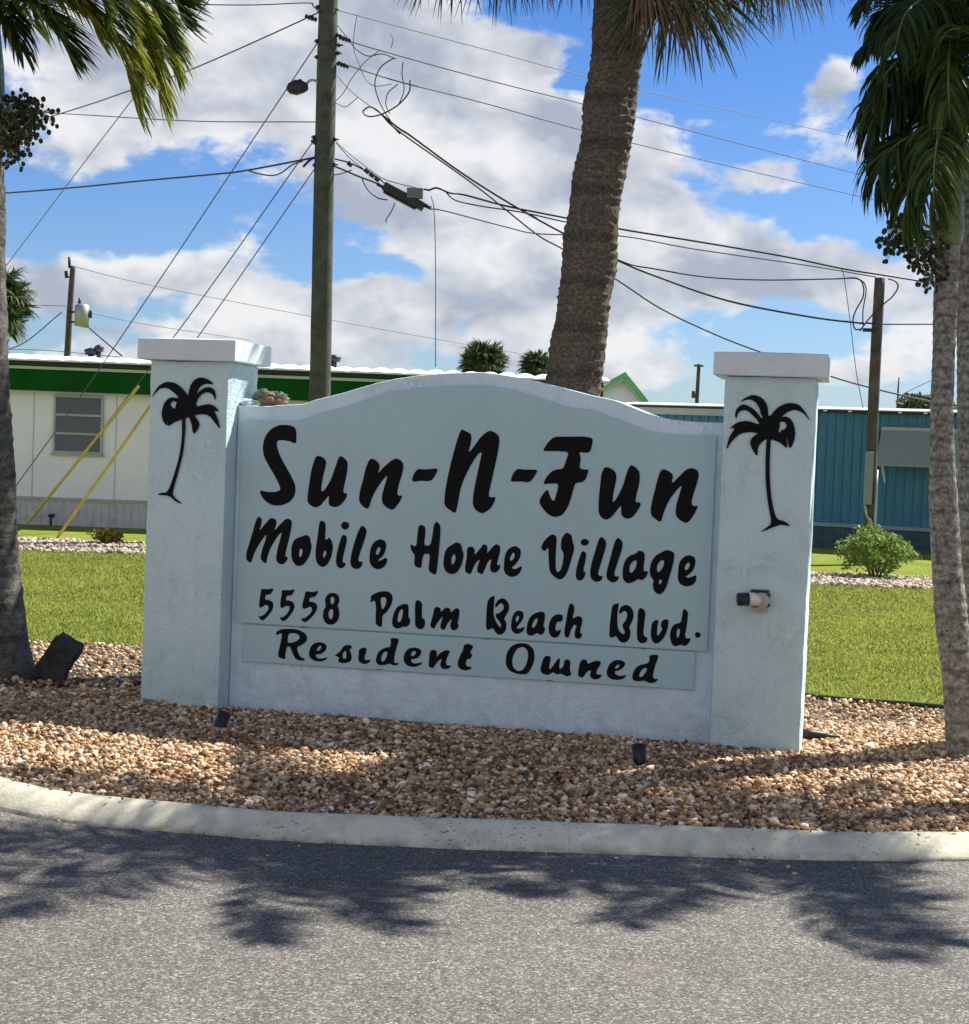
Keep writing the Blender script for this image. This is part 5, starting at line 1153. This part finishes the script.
# ------------------------------------------------------------------ palms
UP = np.array([0, 0, 1.0])
def nrm(v): return v / (np.linalg.norm(v) + 1e-12)
def trunk(name, pts, rads, mat, parent, ring=0.075, amp=0.010, seg=36, step=0.012, rough=0.006, boots=0.0):
    pts = [tuple(p) for p in pts]
    L_ = sum(np.linalg.norm(np.array(pts[i + 1]) - np.array(pts[i])) for i in range(len(pts) - 1))
    n = int(L_ / step)
    P = spline(pts, n); r0 = np.interp(np.linspace(0, 1, n), np.linspace(0, 1, len(rads)), rads)
    ang = np.linspace(0, 2 * np.pi, seg, endpoint=False)
    v = np.zeros((n, seg, 3))
    s = np.concatenate([[0], np.cumsum(np.linalg.norm(np.diff(P, axis=0), axis=1))])
    for i in range(n):
        for j in range(seg):
            a = ang[j]
            ph = s[i] / ring + 0.35 * mnoise.noise(Vector((math.cos(a) * 1.3, math.sin(a) * 1.3, s[i] * 2)))
            fr = ph % 1.0
            d = amp * (fr ** 1.5 - 0.4) * (0.6 + 0.8 * abs(mnoise.noise(Vector((math.cos(a) * 2.5, math.sin(a) * 2.5, math.floor(ph) * 3.1)))))
            d += rough * mnoise.noise(Vector((math.cos(a) * 5, math.sin(a) * 5, s[i] * 22))) + rough * 2 * mnoise.noise(Vector((math.cos(a) * 1.5, math.sin(a) * 1.5, s[i] * 3)))
            if boots:
                k = math.floor(ph); aa = (a + k * 2.4) * 3 / (2 * math.pi) % 1.0
                d += boots * max(0, 1 - abs(aa - 0.5) * 3) * fr
            r = r0[i] + d
            v[i, j] = P[i] + np.array([math.cos(a) * r, math.sin(a) * r, 0])
    v = v.reshape(-1, 3)
    I = np.arange(n - 1)[:, None] * seg; J = np.arange(seg)[None]; K = (J + 1) % seg
    f = np.stack([I + J, I + K, I + K + seg, I + J + seg], -1).reshape(-1, 4)
    return meshobj(name, v, f, mat, parent, smooth=True)

def pinnate(rach, leaf=0.40, n=46, width=0.026, sag=0.30, wind=(0, 0, 0), mat='frond', parent=None, start=0.12, spread=0.8, fwd=0.55, stalk=0.012, seed=0, hang=0.0, name='frond'):
    """one feather frond: a stalk and drooping leaflets, in one mesh"""
    rs = np.random.default_rng(seed + 11)
    P = spline(rach, 40); T = np.gradient(P, axis=0); T /= np.linalg.norm(T, axis=1)[:, None]
    g = Geo()
    rr = np.linspace(stalk, stalk * 0.25, 40)
    g.tube(P, rr, 6, mi=1)
    V = []; F = []; base = 0
    wind = np.array(wind, float)
    for side in (-1, 1):
        for i in range(n):
            t = start + (1 - start) * (i + rs.uniform(-.3, .3)) / n; t = min(max(t, 0.02), 0.995)
            k = t * 39; i0 = int(k); p = P[i0] + (P[min(i0 + 1, 39)] - P[i0]) * (k - i0); tt = T[i0]
            S = np.cross(tt, UP);
            if np.linalg.norm(S) < 0.2: S = np.cross(tt, np.array([1.0, 0.3, 0]))
            S = nrm(S) * side
            U = nrm(np.cross(S, tt) * side)
            L = leaf * (0.45 + 0.55 * math.sin(math.pi * min(1, 0.15 + 0.80 * t))) * rs.uniform(0.82, 1.12)
            d = nrm(S * spread + tt * (fwd + 0.35 * t) + U * rs.uniform(0.05, 0.45) + rs.normal(0, 0.07, 3) - UP * hang)
            m = 6; st = L / (m - 1); q = p.copy(); pts = [q.copy()]; ds = [d.copy()]
            sg = sag * rs.uniform(0.7, 1.4)
            for s in range(1, m):
                d = nrm(d - UP * sg * (0.5 + 0.25 * s) + wind * (0.35 + 0.2 * s))
                q = q + d * st; pts.append(q.copy()); ds.append(d.copy())
            wv = nrm(np.cross(ds[0], UP) * 0.4 + tt * 0.9 + rs.normal(0, 0.25, 3))
            prof = np.array([0.35, 0.9, 1.0, 0.8, 0.45, 0.04]) * width * rs.uniform(0.8, 1.15) * 0.5
            for s in range(m):
                w_ = nrm(wv - ds[s] * (wv @ ds[s])); fold = nrm(np.cross(ds[s], w_))
                V += [pts[s] - w_ * prof[s], pts[s] + fold * prof[s] * 0.45, pts[s] + w_ * prof[s]]
            for s in range(m - 1):
                b = base + s * 3
                F += [(b, b + 1, b + 4, b + 3), (b + 1, b + 2, b + 5, b + 4)]
            base += m * 3
    g.add(np.array(V), F, 0)
    return g.build(name, [M[mat], M['rachis']], parent, smooth=False)

def arc(base, azim, elev, length, sag, n=9, wind=(0, 0, 0)):
    d = np.array([math.cos(azim) * math.cos(elev), math.sin(azim) * math.cos(elev), math.sin(elev)])
    p = np.array(tuple(base), float); out_ = [p.copy()]
    for k in range(1, n):
        d = nrm(d - UP * sag * (0.4 + k * 0.16) + np.array(wind) * 0.2)
        p = p + d * length / (n - 1); out_.append(p.copy())
    return out_

def fruit_cluster(origin, dirs, parent, nb=90, spread=0.16, seed=1, r=0.0125):
    rs = np.random.default_rng(seed)
    g = Geo(); gf = Geo()
    ic = ico; fc = [tuple(t) for t in icf]
    for D_ in dirs:
        D_ = np.array(D_, float); o_ = np.array(tuple(origin))
        P = spline([o_, o_ + D_ * 0.5 + UP * 0.03, o_ + D_], 8); g.tube(P, np.linspace(0.010, 0.005, 8), 5)
        for k in range(nb):
            t = rs.uniform(0.35, 1.0); s = o_ + D_ * t
            e = s + nrm(D_ * 1.2 + rs.normal(0, 0.7, 3) - UP * 0.25) * rs.uniform(0.05, spread)
            g.tube([s, (s + e) / 2 + UP * 0.01, e], 0.0022, 3, caps=False)
            rr = r * rs.uniform(0.7, 1.15)
            gf.add(ic * rr * np.array([1, 1, 1.2]) + e, fc)
    c = g.build('fruit_cluster', M['fruit_stalk'], parent)
    f_ = gf.build('fruit', M['fruit'], c, smooth=True)
    f_['kind'] = 'stuff'
    return c

# --- left palm
YA = 10.16
lp = empty('feather_palm', (onground(6, 676).x, YA, 0), 'grey-trunked feather palm at the left picture edge with sunlit yellow-green fronds', 'palm')
trunk('trunk', [P3(-2, 700, YA), P3(2, 676, YA), P3(1, 640, YA), P3(-3, 580, YA), P3(-7, 480, YA), P3(-14, 300, YA), P3(-16, 145, YA)], [0.26, 0.215, 0.165, 0.140, 0.130, 0.122, 0.115], M['old_bark'], lp, 0.07, 0.006)
g = Geo(); g.tube(spline([P3(-16, 150, YA), P3(-15, 120, YA), P3(-13, 60, YA), P3(-12, -10, YA)], 12), np.interp(np.linspace(0, 1, 12), [0, .2, .6, 1], [0.112, 0.125, 0.105, 0.05]), 24); g.build('crownshaft', M['shaft'], lp, True)
cb = at(-12, -8, YA)
WIND = (0.10, -0.02, 0.0)
fr = [
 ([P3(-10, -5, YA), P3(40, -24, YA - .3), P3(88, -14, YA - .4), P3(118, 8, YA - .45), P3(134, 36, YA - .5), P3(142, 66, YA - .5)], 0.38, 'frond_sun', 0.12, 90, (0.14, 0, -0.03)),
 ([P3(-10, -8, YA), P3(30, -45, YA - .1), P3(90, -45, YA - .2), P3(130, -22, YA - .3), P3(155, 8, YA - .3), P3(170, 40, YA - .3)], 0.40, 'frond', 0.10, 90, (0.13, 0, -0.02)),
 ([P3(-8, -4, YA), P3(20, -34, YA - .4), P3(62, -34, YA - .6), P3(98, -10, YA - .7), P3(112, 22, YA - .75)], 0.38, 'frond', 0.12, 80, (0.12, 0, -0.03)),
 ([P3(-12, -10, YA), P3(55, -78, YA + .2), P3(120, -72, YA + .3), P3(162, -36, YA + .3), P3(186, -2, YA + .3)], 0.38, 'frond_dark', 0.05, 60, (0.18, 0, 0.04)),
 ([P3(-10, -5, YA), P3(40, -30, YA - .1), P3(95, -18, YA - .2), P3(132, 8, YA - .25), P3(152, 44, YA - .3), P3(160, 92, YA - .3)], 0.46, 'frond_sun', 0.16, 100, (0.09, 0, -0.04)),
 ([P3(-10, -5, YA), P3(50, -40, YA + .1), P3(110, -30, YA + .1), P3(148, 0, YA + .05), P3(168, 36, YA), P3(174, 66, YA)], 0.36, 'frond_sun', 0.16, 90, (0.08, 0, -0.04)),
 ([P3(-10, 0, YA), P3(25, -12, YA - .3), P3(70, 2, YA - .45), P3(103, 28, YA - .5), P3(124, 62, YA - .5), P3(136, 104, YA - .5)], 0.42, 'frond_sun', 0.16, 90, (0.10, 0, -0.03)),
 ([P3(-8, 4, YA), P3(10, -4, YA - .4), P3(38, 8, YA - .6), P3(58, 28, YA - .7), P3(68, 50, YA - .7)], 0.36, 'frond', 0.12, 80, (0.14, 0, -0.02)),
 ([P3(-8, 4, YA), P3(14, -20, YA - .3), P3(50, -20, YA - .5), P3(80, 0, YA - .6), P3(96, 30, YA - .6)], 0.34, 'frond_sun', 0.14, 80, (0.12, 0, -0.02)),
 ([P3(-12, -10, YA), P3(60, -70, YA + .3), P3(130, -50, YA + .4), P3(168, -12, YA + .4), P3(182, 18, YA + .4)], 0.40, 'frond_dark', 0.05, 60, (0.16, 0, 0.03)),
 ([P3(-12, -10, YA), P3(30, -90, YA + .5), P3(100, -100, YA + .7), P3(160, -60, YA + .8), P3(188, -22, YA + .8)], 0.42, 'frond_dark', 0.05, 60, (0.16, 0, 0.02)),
 ([P3(-14, 5, YA), P3(-2, 0, YA - .2), P3(12, 20, YA - .35), P3(22, 50, YA - .4)], 0.30, 'frond', 0.25, 60, (0.08, 0, -0.02)),
]
for i, (rc, lf, mt, sg, nn_, wd) in enumerate(fr): pinnate(rc, lf, nn_, 0.023, sg, wd, mt, lp, seed=i, fwd=0.75)
for i, (azd, eld) in enumerate([(60, 55), (100, 40), (150, 45), (185, 30), (215, 50), (250, 35), (290, 45), (320, 60)]):
    pinnate(arc(cb, R_(azd), R_(eld), 1.5, 0.16, wind=WIND), 0.38, 40, 0.030, 0.25, (0.06, 0, 0), 'frond', lp, seed=30 + i)
o_ = at(-4, 118, YA - 0.05)
fruit_cluster(o_, [(0.30, -0.05, 0.03), (0.22, -0.10, -0.12), (0.16, 0.02, 0.10), (0.12, -0.05, -0.20)], lp, 80, 0.14, 3, 0.0150)

# --- right palm, two trunks seen side by side
YB = 8.61
rpA = empty('feather_palm', (onground(965, 757).x, YB, 0), 'feather palm with a bowed speckled trunk rising from the gravel at the right edge', 'palm')
trunk('trunk', [P3(969, 775, YB), P3(966, 750, YB), P3(960, 690, YB), P3(954, 640, YB), P3(950, 600, YB), P3(945, 540, YB), P3(942.5, 480, YB), P3(942, 420, YB), P3(944, 350, YB), P3(946, 290, YB), P3(948, 240, YB)],
      [0.125, 0.100, 0.086, 0.083, 0.083, 0.076, 0.069, 0.060, 0.056, 0.060, 0.064], M['palm_bark'], rpA, 0.05, 0.004, 32, rough=0.003)
g = Geo(); g.tube(spline([P3(948, 245, YB), P3(949, 225, YB), P3(951, 190, YB), P3(952, 150, YB)], 12), np.interp(np.linspace(0, 1, 12), [0, .25, .6, 1], [0.066, 0.078, 0.066, 0.035]), 24); g.build('crownshaft', M['shaft'], rpA, True)
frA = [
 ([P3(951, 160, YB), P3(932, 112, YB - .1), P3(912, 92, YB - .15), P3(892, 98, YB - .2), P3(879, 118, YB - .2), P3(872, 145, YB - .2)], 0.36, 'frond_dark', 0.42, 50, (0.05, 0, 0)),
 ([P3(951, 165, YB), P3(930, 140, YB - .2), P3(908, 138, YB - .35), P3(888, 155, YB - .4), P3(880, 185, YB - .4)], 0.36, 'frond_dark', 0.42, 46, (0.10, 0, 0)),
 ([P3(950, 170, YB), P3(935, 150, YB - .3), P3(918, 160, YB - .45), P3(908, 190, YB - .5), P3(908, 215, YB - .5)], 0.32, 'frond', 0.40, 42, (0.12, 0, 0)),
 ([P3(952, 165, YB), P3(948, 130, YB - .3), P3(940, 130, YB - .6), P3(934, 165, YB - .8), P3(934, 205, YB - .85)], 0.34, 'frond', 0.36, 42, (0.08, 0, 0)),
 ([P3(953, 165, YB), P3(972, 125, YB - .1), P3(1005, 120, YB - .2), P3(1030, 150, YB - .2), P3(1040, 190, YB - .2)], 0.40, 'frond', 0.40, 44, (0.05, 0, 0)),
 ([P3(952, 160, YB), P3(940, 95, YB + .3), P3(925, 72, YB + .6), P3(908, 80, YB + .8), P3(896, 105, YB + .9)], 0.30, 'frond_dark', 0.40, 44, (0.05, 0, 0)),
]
for i, (rc, lf, mt, sg, nn_, wd) in enumerate(frA): pinnate(rc, lf, int(nn_ * 1.35), 0.021, sg * 0.8, wd, mt, rpA, seed=60 + i, fwd=0.7)
for i, (azd, eld, L) in enumerate([(20, 55, 1.2), (75, 50, 1.1), (80, 65, 1.1), (255, 65, 1.0), (290, 60, 1.1), (320, 50, 1.3)]):
    pinnate(arc(at(952, 155, YB), R_(azd), R_(eld), L, 0.20), 0.34, 50, 0.022, 0.28, (0.03, 0, 0), 'frond', rpA, seed=80 + i)
o_ = at(938, 232, YB - 0.05)
fruit_cluster(o_, [(-0.22, -0.05, 0.02), (-0.26, 0.0, -0.08), (-0.12, -0.08, -0.10)], rpA, 75, 0.12, 5, 0.0130)
fruit_cluster(at(938, 262, YB - 0.05), [(-0.09, -0.04, -0.03), (-0.05, -0.05, -0.10)], rpA, 34, 0.08, 6, 0.0120)

YB2 = 8.95
rpB = empty('feather_palm', (onground(985, 745).x, YB2, 0), 'second feather palm close behind the bowed trunk at the right edge, its crown higher', 'palm')
trunk('trunk', [P3(992, 760, YB2), P3(985, 690, YB2), P3(978, 600, YB2), P3(972, 500, YB2), P3(970, 420, YB2), P3(969, 330, YB2), P3(967, 250, YB2), P3(962, 175, YB2)],
      [0.12, 0.090, 0.078, 0.070, 0.066, 0.064, 0.064, 0.062], M['palm_bark'], rpB, 0.05, 0.004, 32, rough=0.003)
g = Geo(); g.tube(spline([P3(962, 178, YB2), P3(959, 165, YB2), P3(955, 125, YB2), P3(953, 80, YB2), P3(952, 50, YB2)], 14), np.interp(np.linspace(0, 1, 14), [0, .15, .5, 1], [0.066, 0.083, 0.068, 0.030]), 24); g.build('crownshaft', M['shaft'], rpB, True)
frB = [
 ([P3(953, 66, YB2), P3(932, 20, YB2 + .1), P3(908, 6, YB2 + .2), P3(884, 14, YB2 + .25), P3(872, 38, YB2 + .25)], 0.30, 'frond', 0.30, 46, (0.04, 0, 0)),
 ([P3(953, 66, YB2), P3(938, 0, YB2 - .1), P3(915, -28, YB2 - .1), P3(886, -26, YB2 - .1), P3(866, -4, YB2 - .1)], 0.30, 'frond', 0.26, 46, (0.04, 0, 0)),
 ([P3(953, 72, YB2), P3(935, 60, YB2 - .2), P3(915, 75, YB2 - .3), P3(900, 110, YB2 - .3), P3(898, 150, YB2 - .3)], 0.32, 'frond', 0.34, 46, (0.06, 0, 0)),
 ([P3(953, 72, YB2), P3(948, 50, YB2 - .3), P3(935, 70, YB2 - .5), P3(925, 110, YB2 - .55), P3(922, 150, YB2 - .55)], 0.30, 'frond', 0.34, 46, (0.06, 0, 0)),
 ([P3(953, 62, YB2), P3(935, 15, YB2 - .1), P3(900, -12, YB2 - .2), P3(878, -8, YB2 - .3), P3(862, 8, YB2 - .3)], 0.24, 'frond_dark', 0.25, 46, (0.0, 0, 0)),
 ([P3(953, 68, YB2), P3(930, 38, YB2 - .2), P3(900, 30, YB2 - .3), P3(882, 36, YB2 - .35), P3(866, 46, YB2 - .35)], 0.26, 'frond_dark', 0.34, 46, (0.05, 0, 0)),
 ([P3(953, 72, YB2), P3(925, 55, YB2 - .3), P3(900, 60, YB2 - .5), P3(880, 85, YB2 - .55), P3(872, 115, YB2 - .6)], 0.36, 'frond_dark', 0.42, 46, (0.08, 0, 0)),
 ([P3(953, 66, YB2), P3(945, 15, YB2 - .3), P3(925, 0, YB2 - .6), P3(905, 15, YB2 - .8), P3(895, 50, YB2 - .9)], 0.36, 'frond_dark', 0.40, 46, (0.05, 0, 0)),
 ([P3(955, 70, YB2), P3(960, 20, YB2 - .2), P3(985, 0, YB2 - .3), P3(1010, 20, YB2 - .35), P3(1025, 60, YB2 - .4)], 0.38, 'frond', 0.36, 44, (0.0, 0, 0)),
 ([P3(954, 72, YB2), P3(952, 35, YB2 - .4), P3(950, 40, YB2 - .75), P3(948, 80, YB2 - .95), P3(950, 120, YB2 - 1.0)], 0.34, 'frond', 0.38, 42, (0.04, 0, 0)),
]
for i, (rc, lf, mt, sg, nn_, wd) in enumerate(frB): pinnate(rc, lf, int(nn_ * 1.35), 0.021, sg * 0.8, wd, mt, rpB, seed=90 + i, fwd=0.7)
for i, (azd, eld, L) in enumerate([(40, 55, 1.4), (80, 50, 1.2), (105, 70, 1.0), (200, 74, 0.8), (235, 70, 0.9), (262, 64, 1.1), (285, 60, 1.2), (330, 45, 1.4)]):
    pinnate(arc(at(953, 60, YB2), R_(azd), R_(eld), L, 0.15), 0.36, 54, 0.024, 0.26, (0.03, 0, 0), 'frond', rpB, seed=110 + i)

# --- two taller palms standing just outside the right edge; their crowns shade the road
def shade_palm(bx, by, cx, cy, cz, L, label, seed, nf=13, up=(62, 38, 50)):
    o = empty('feather_palm', (bx, by, 0), label, 'palm')
    trunk('trunk', [(bx, by, -0.1), (bx * .85 + cx * .15, by * .85 + cy * .15, cz * .35), (bx * .45 + cx * .55, by * .45 + cy * .55, cz * .68), (cx + .08, cy, cz - .55)], [0.13, 0.09, 0.08, 0.075], M['palm_bark'], o, 0.05, 0.004, 20, step=0.03)
    g = Geo(); g.tube([(cx + .08, cy, cz - .57), (cx + .06, cy, cz - .38), (cx, cy, cz + .05)], [0.078, 0.09, 0.04], 20); g.build('crownshaft', M['shaft'], o, True)
    for i in range(nf):
        azd = i * 360 / nf + rng.uniform(-8, 8)
        pinnate(arc((cx, cy, cz), R_(azd), R_(up[i % 3]), L * rng.uniform(.85, 1.05), 0.12), 0.38, 46, 0.036, 0.26, (-0.02, 0, 0), 'frond', o, seed=seed + i)
shade_palm(3.95, 9.5, 2.80, 9.2, 4.62, 1.7, 'tall feather palm standing off the right edge, the nearer of two shading the road', 140)
shade_palm(5.6, 9.5, 4.85, 9.3, 4.75, 1.55, 'tall feather palm farthest off the right edge, shading the right part of the road', 170)

# --- sabal palm behind the sign
def fan(hub, Dm, Nn, R, nseg=34, spread=115, droop=0.5, mat='fan', parent=None, stem_from=None, seed=0, name='fan_leaf', split=0.42, curl=0.0):
    rs = np.random.default_rng(seed)
    Dm = nrm(np.array(tuple(Dm), float)); Nn = np.array(tuple(Nn), float); Nn = nrm(Nn - Dm * (Nn @ Dm)); S = np.cross(Nn, Dm)
    hub = np.array(tuple(hub), float); V = []; F = []; b = 0
    da = R_(spread) * 2 / nseg
    for i in range(nseg):
        a = -R_(spread) + da * (i + .5) + rs.uniform(-.1, .1) * da
        d = nrm(Dm * math.cos(a) + S * math.sin(a) + Nn * 0.12)
        L = R * (0.70 + 0.30 * math.cos(a * 0.8)) * rs.uniform(0.86, 1.08)
        m = 8; p = hub.copy(); side = nrm(np.cross(Nn, d)); dr = droop * rs.uniform(0.7, 1.5)
        for k in range(m):
            t = k / (m - 1)
            if k:
                d = nrm(d - UP * dr * max(0, t - 0.15) * 0.75 + side * rs.normal(0, 0.03))
                p = p + d * L / (m - 1)
            wd = math.tan(da / 2) * L * t * 1.05 if t < split else math.tan(da / 2) * L * split * 1.05 * (1 - ((t - split) / (1 - split)) ** 1.3 * 0.93)
            s2 = nrm(side - d * (side @ d))
            V += [p - s2 * wd, p + Nn * wd * 0.5, p + s2 * wd]
        for k in range(m - 1):
            q = b + k * 3; F += [(q, q + 1, q + 4, q + 3), (q + 1, q + 2, q + 5, q + 4)]
        b += m * 3
    g = Geo(); g.add(np.array(V), F, 0)
    if stem_from is not None:
        s0 = np.array(tuple(stem_from), float); mid = (s0 + hub) / 2 + UP * 0.08 * np.linalg.norm(hub - s0)
        g.tube(spline([s0, mid, hub], 10), np.linspace(0.022, 0.012, 10), 6, mi=1)
    return g.build(name, [M[mat], M['petiole']], parent)
YS = 12.2
KS = 12.2 / 10.6
sp = empty('sabal_palm', (at(557, 600, YS).x, YS, 0), 'thick rough-barked cabbage palm rising behind the arched sign wall', 'palm')
trunk('trunk', [tuple(Vector((at(551, 640, YS).x, YS, -0.1))), P3(560, 520, YS), P3(573.5, 390, YS), P3(586, 280, YS), P3(598.5, 180, YS), P3(610, 110, YS), P3(624, 0, YS), P3(632, -60, YS)],
      [0.25, 0.222, 0.206, 0.192, 0.186, 0.188, 0.198, 0.19], M['sabal_bark'], sp, 0.065, 0.008, 72, rough=0.013, boots=0.008)
cc = at(636, -75, YS)
vis = [((642, -52, YS - .4), (0.55, 0, -1), (0.1, -1, 0.1), 0.72, 'fan_dead', 40, 0.15), ((705, -78, YS - .4), (0.25, 0, -1), (0.1, -1, 0.2), 0.74, 'fan', 40, 0.15), ((752, -80, YS - .5), (0.2, 0, -1), (0.1, -1, 0.2), 0.68, 'fan', 45, 0.2), ((425, -88, YS + .2), (0.0, 0, -1), (0.1, -1, 0.2), 0.62, 'fan_dead', 40, 0.2), ((528, -84, YS - .2), (-0.1, 0, -1), (0.1, -1, 0.2), 0.62, 'fan', 45, 0.2),
       ((676, -38, YS - .35), (0.10, 0, -1), (0.1, -1, 0.1), 0.78, 'fan', 62, 0.10), ((664, -30, YS - .2), (0.25, 0, -1), (0.1, -1, 0.1), 0.70, 'fan_dead', 50, 0.10), ((690, -45, YS - .1), (0.45, 0, -1), (0.1, -1, 0.2), 0.72, 'fan', 60, 0.2),
       ((768, -66, YS - .3), (0.35, 0, -1), (0.0, -1, 0.2), 0.66, 'fan_dead', 45, 0.3), ((800, -80, YS + .2), (0.4, 0, -1), (0.3, -1, 0.2), 0.66, 'fan', 40, 0.3),
       ((450, -85, YS - .2), (-0.10, 0, -1), (0.1, -1, 0.2), 0.66, 'fan', 50, 0.2), ((500, -92, YS - .5), (0.05, 0, -1), (0.1, -1, 0.2), 0.72, 'fan', 45, 0.15),
       ((580, -80, YS - .3), (0.05, 0.0, -1), (0.1, -1, 0.2), 0.62, 'fan_dead', 40, 0.1), ((738, -90, YS + .3), (0.1, 0, -1), (0.1, -1, 0.2), 0.66, 'fan_dead', 40, 0.1),
       ((655, -50, YS - .1), (0.1, 0.1, -1), (-0.3, -1, 0.1), 0.6, 'fan_dead', 45, 0.1)]
for i, (h_, d_, n_, R__, mt, spd, dr) in enumerate(vis): fan(at(*h_), d_, n_, R__ * KS, 40, spd, dr, mt, sp, cc, seed=i, split=0.46)
for i in range(22):
    azd = i * 137.5 % 360; eld = [65, 35, 10, 48, 22][i % 5]
    d_ = np.array([math.cos(R_(azd)) * math.cos(R_(eld)), math.sin(R_(azd)) * math.cos(R_(eld)), math.sin(R_(eld))])
    hub = np.array(cc) + d_ * rng.uniform(0.55, 0.85) + UP * 0.1
    fan(hub, d_ - UP * 0.35, UP + d_ * 0.3, 0.80, 30, 105, 0.55, 'fan', sp, cc, seed=40 + i)

# --- far fan palms and trees
def far_fan_palm(px, py, Y, r, label, nf=16, trunk_px=None, mat='far_leaf'):
    c = at(px, py, Y); o = empty('fan_palm', (c.x, Y, 0), label, 'palm', 'distant fan palms on the skyline')
    g = Geo(); g.tube([(c.x, Y, -0.1), (c.x + .05, Y, c.z * .6), (c.x, Y, c.z)], [0.2, 0.17, 0.16], 10); g.build('trunk', M['sabal_bark'], o, True)
    gg = None
    G2 = Geo()
    for i in range(nf):
        azd = i * 137.5 % 360; eld = [60, 30, 0, 45, -25, 15, -45][i % 7]
        d_ = np.array([math.cos(R_(azd)) * math.cos(R_(eld)), math.sin(R_(azd)) * math.cos(R_(eld)), math.sin(R_(eld))])
        hub = np.array(c) + d_ * r * 0.42
        ob = fan(hub, d_ - UP * 0.2, UP + d_ * 0.3, r * 0.66, 24, 115, 0.5, mat, None, None, seed=i + abs(int(px)))
        me = ob.data; vv = np.zeros(len(me.vertices) * 3); me.vertices.foreach_get('co', vv)
        G2.add(vv.reshape(-1, 3), [tuple(p.vertices) for p in me.polygons]); bpy.data.objects.remove(ob); bpy.data.meshes.remove(me)
    rs = np.random.default_rng(int(abs(px)) + 5); n_ = 900
    d_ = rs.normal(size=(n_, 3)); d_ /= np.linalg.norm(d_, axis=1)[:, None]
    p_ = np.array(c) + d_ * (rs.uniform(0.1, 1.0, n_) ** 0.6)[:, None] * r * 0.78
    a_ = d_ * 0.9 + rs.normal(0, .35, (n_, 3)); b_ = np.cross(a_, rs.normal(size=(n_, 3))); s_ = 0.17 * r
    vq = np.stack([p_ - a_ * s_, p_ + b_ * s_ * .16, p_ + a_ * s_, p_ - b_ * s_ * .16], 1).reshape(-1, 3)
    G2.add(vq, [tuple(q) for q in np.arange(n_ * 4).reshape(-1, 4)])
    G2.build('crown', M[mat], o)
far_fan_palm(-6, 304, 52, 1.5, 'brownish fan palm crown showing just right of the left trunk', 60)
far_fan_palm(484, 364, 70, 1.25, 'larger of two dark palm crowns peeking over the white roof', 52)
far_fan_palm(536, 368, 72, 0.95, 'smaller palm crown peeking over the roof against the thick trunk', 44)

def leaf_mass(name, c, r, n, size, mat, parent, seed=0, flat=1.0, base=None):
    rs = np.random.default_rng(seed)
    d = rs.normal(size=(n, 3)); d /= np.linalg.norm(d, axis=1)[:, None]
    lob = np.array([0.75 + 0.45 * mnoise.noise(Vector(tuple(q * 2.2 + seed))) for q in d])
    rad = rs.uniform(0.35, 1.0, n) ** 0.5 * lob
    p = np.array(c) + d * rad[:, None] * np.array(r)
    if base is not None: p = p[p[:, 2] > base]; n = len(p)
    a = rs.normal(size=(n, 3)); a /= np.linalg.norm(a, axis=1)[:, None]; b = np.cross(a, rs.normal(size=(n, 3))); b /= np.linalg.norm(b, axis=1)[:, None]
    s = size * rs.uniform(0.6, 1.3, n)[:, None]
    v = np.stack([p - a * s, p + b * s * 0.45, p + a * s, p - b * s * 0.45], 1).reshape(-1, 3)
    f = np.arange(n * 4).reshape(-1, 4)
    return meshobj(name, v, f, mat, parent)
def bush(name, px, py, Y, w, h, label, cat, n, size, mat, seed, nst=9):
    c = onground(px, py); o = empty(name, (c.x, c.y, 0), label, cat)
    g = Geo()
    for k in range(nst):
        a = k * 2.4; e = (c.x + math.cos(a) * w * 0.36, c.y + math.sin(a) * w * 0.3, h * rng.uniform(0.55, 0.85))
        g.tube([(c.x + math.cos(a) * .03, c.y + math.sin(a) * .03, -0.02), ((c.x + e[0]) / 2, (c.y + e[1]) / 2, h * .45), e], [0.012, 0.009, 0.005], 5)
    g.build('stems', M['pole_dark'], o)
    leaf_mass('foliage', (c.x, c.y, h * 0.55), (w * 0.56, w * 0.5, h * 0.56), n, size, M[mat], o, seed, base=0.03)
bush('shrub', 875, 579, 21.7, 1.12, 0.68, 'rounded light green shrub at the foot of the dark pole', 'shrub', 2600, 0.034, 'bush', 3)
bush('croton', 107, 545, 22.9, 0.50, 0.22, 'low yellow-green plant on the gravel strip left of the sign', 'plant', 500, 0.035, 'croton', 5, 6)
def far_tree(px, py, Y, w, h, label, seed):
    c = at(px, py, Y); o = empty('tree', (c.x, Y, 0), label, 'tree')
    g = Geo(); g.tube([(c.x, Y, -.1), (c.x + .1, Y, c.z * .5), (c.x, Y, c.z)], [0.22, 0.16, 0.08], 8)
    for k in range(5):
        a = k * 1.3; g.tube([(c.x + .05, Y, c.z * .6), (c.x + math.cos(a) * w * .3, Y + math.sin(a) * w * .3, c.z + h * .1)], [0.07, 0.03], 6)
    g.build('trunk', M['pole_dark'], o)
    leaf_mass('crown', (c.x, Y, c.z), (w / 2, w / 2, h / 2), 2600, 0.11, M['far_leaf'], o, seed)
M['yellowish'] = None
far_tree(925, 412, 60, 3.0, 1.6, 'pale green treetop just over the blue home roof beside the right palm', 9)
far_tree(-140, 380, 75, 6.0, 4.0, 'dark distant tree left of the frame beyond the cream home', 12)
far_tree(1120, 400, 70, 6.0, 4.5, 'dark distant tree right of the frame beyond the blue home', 15)
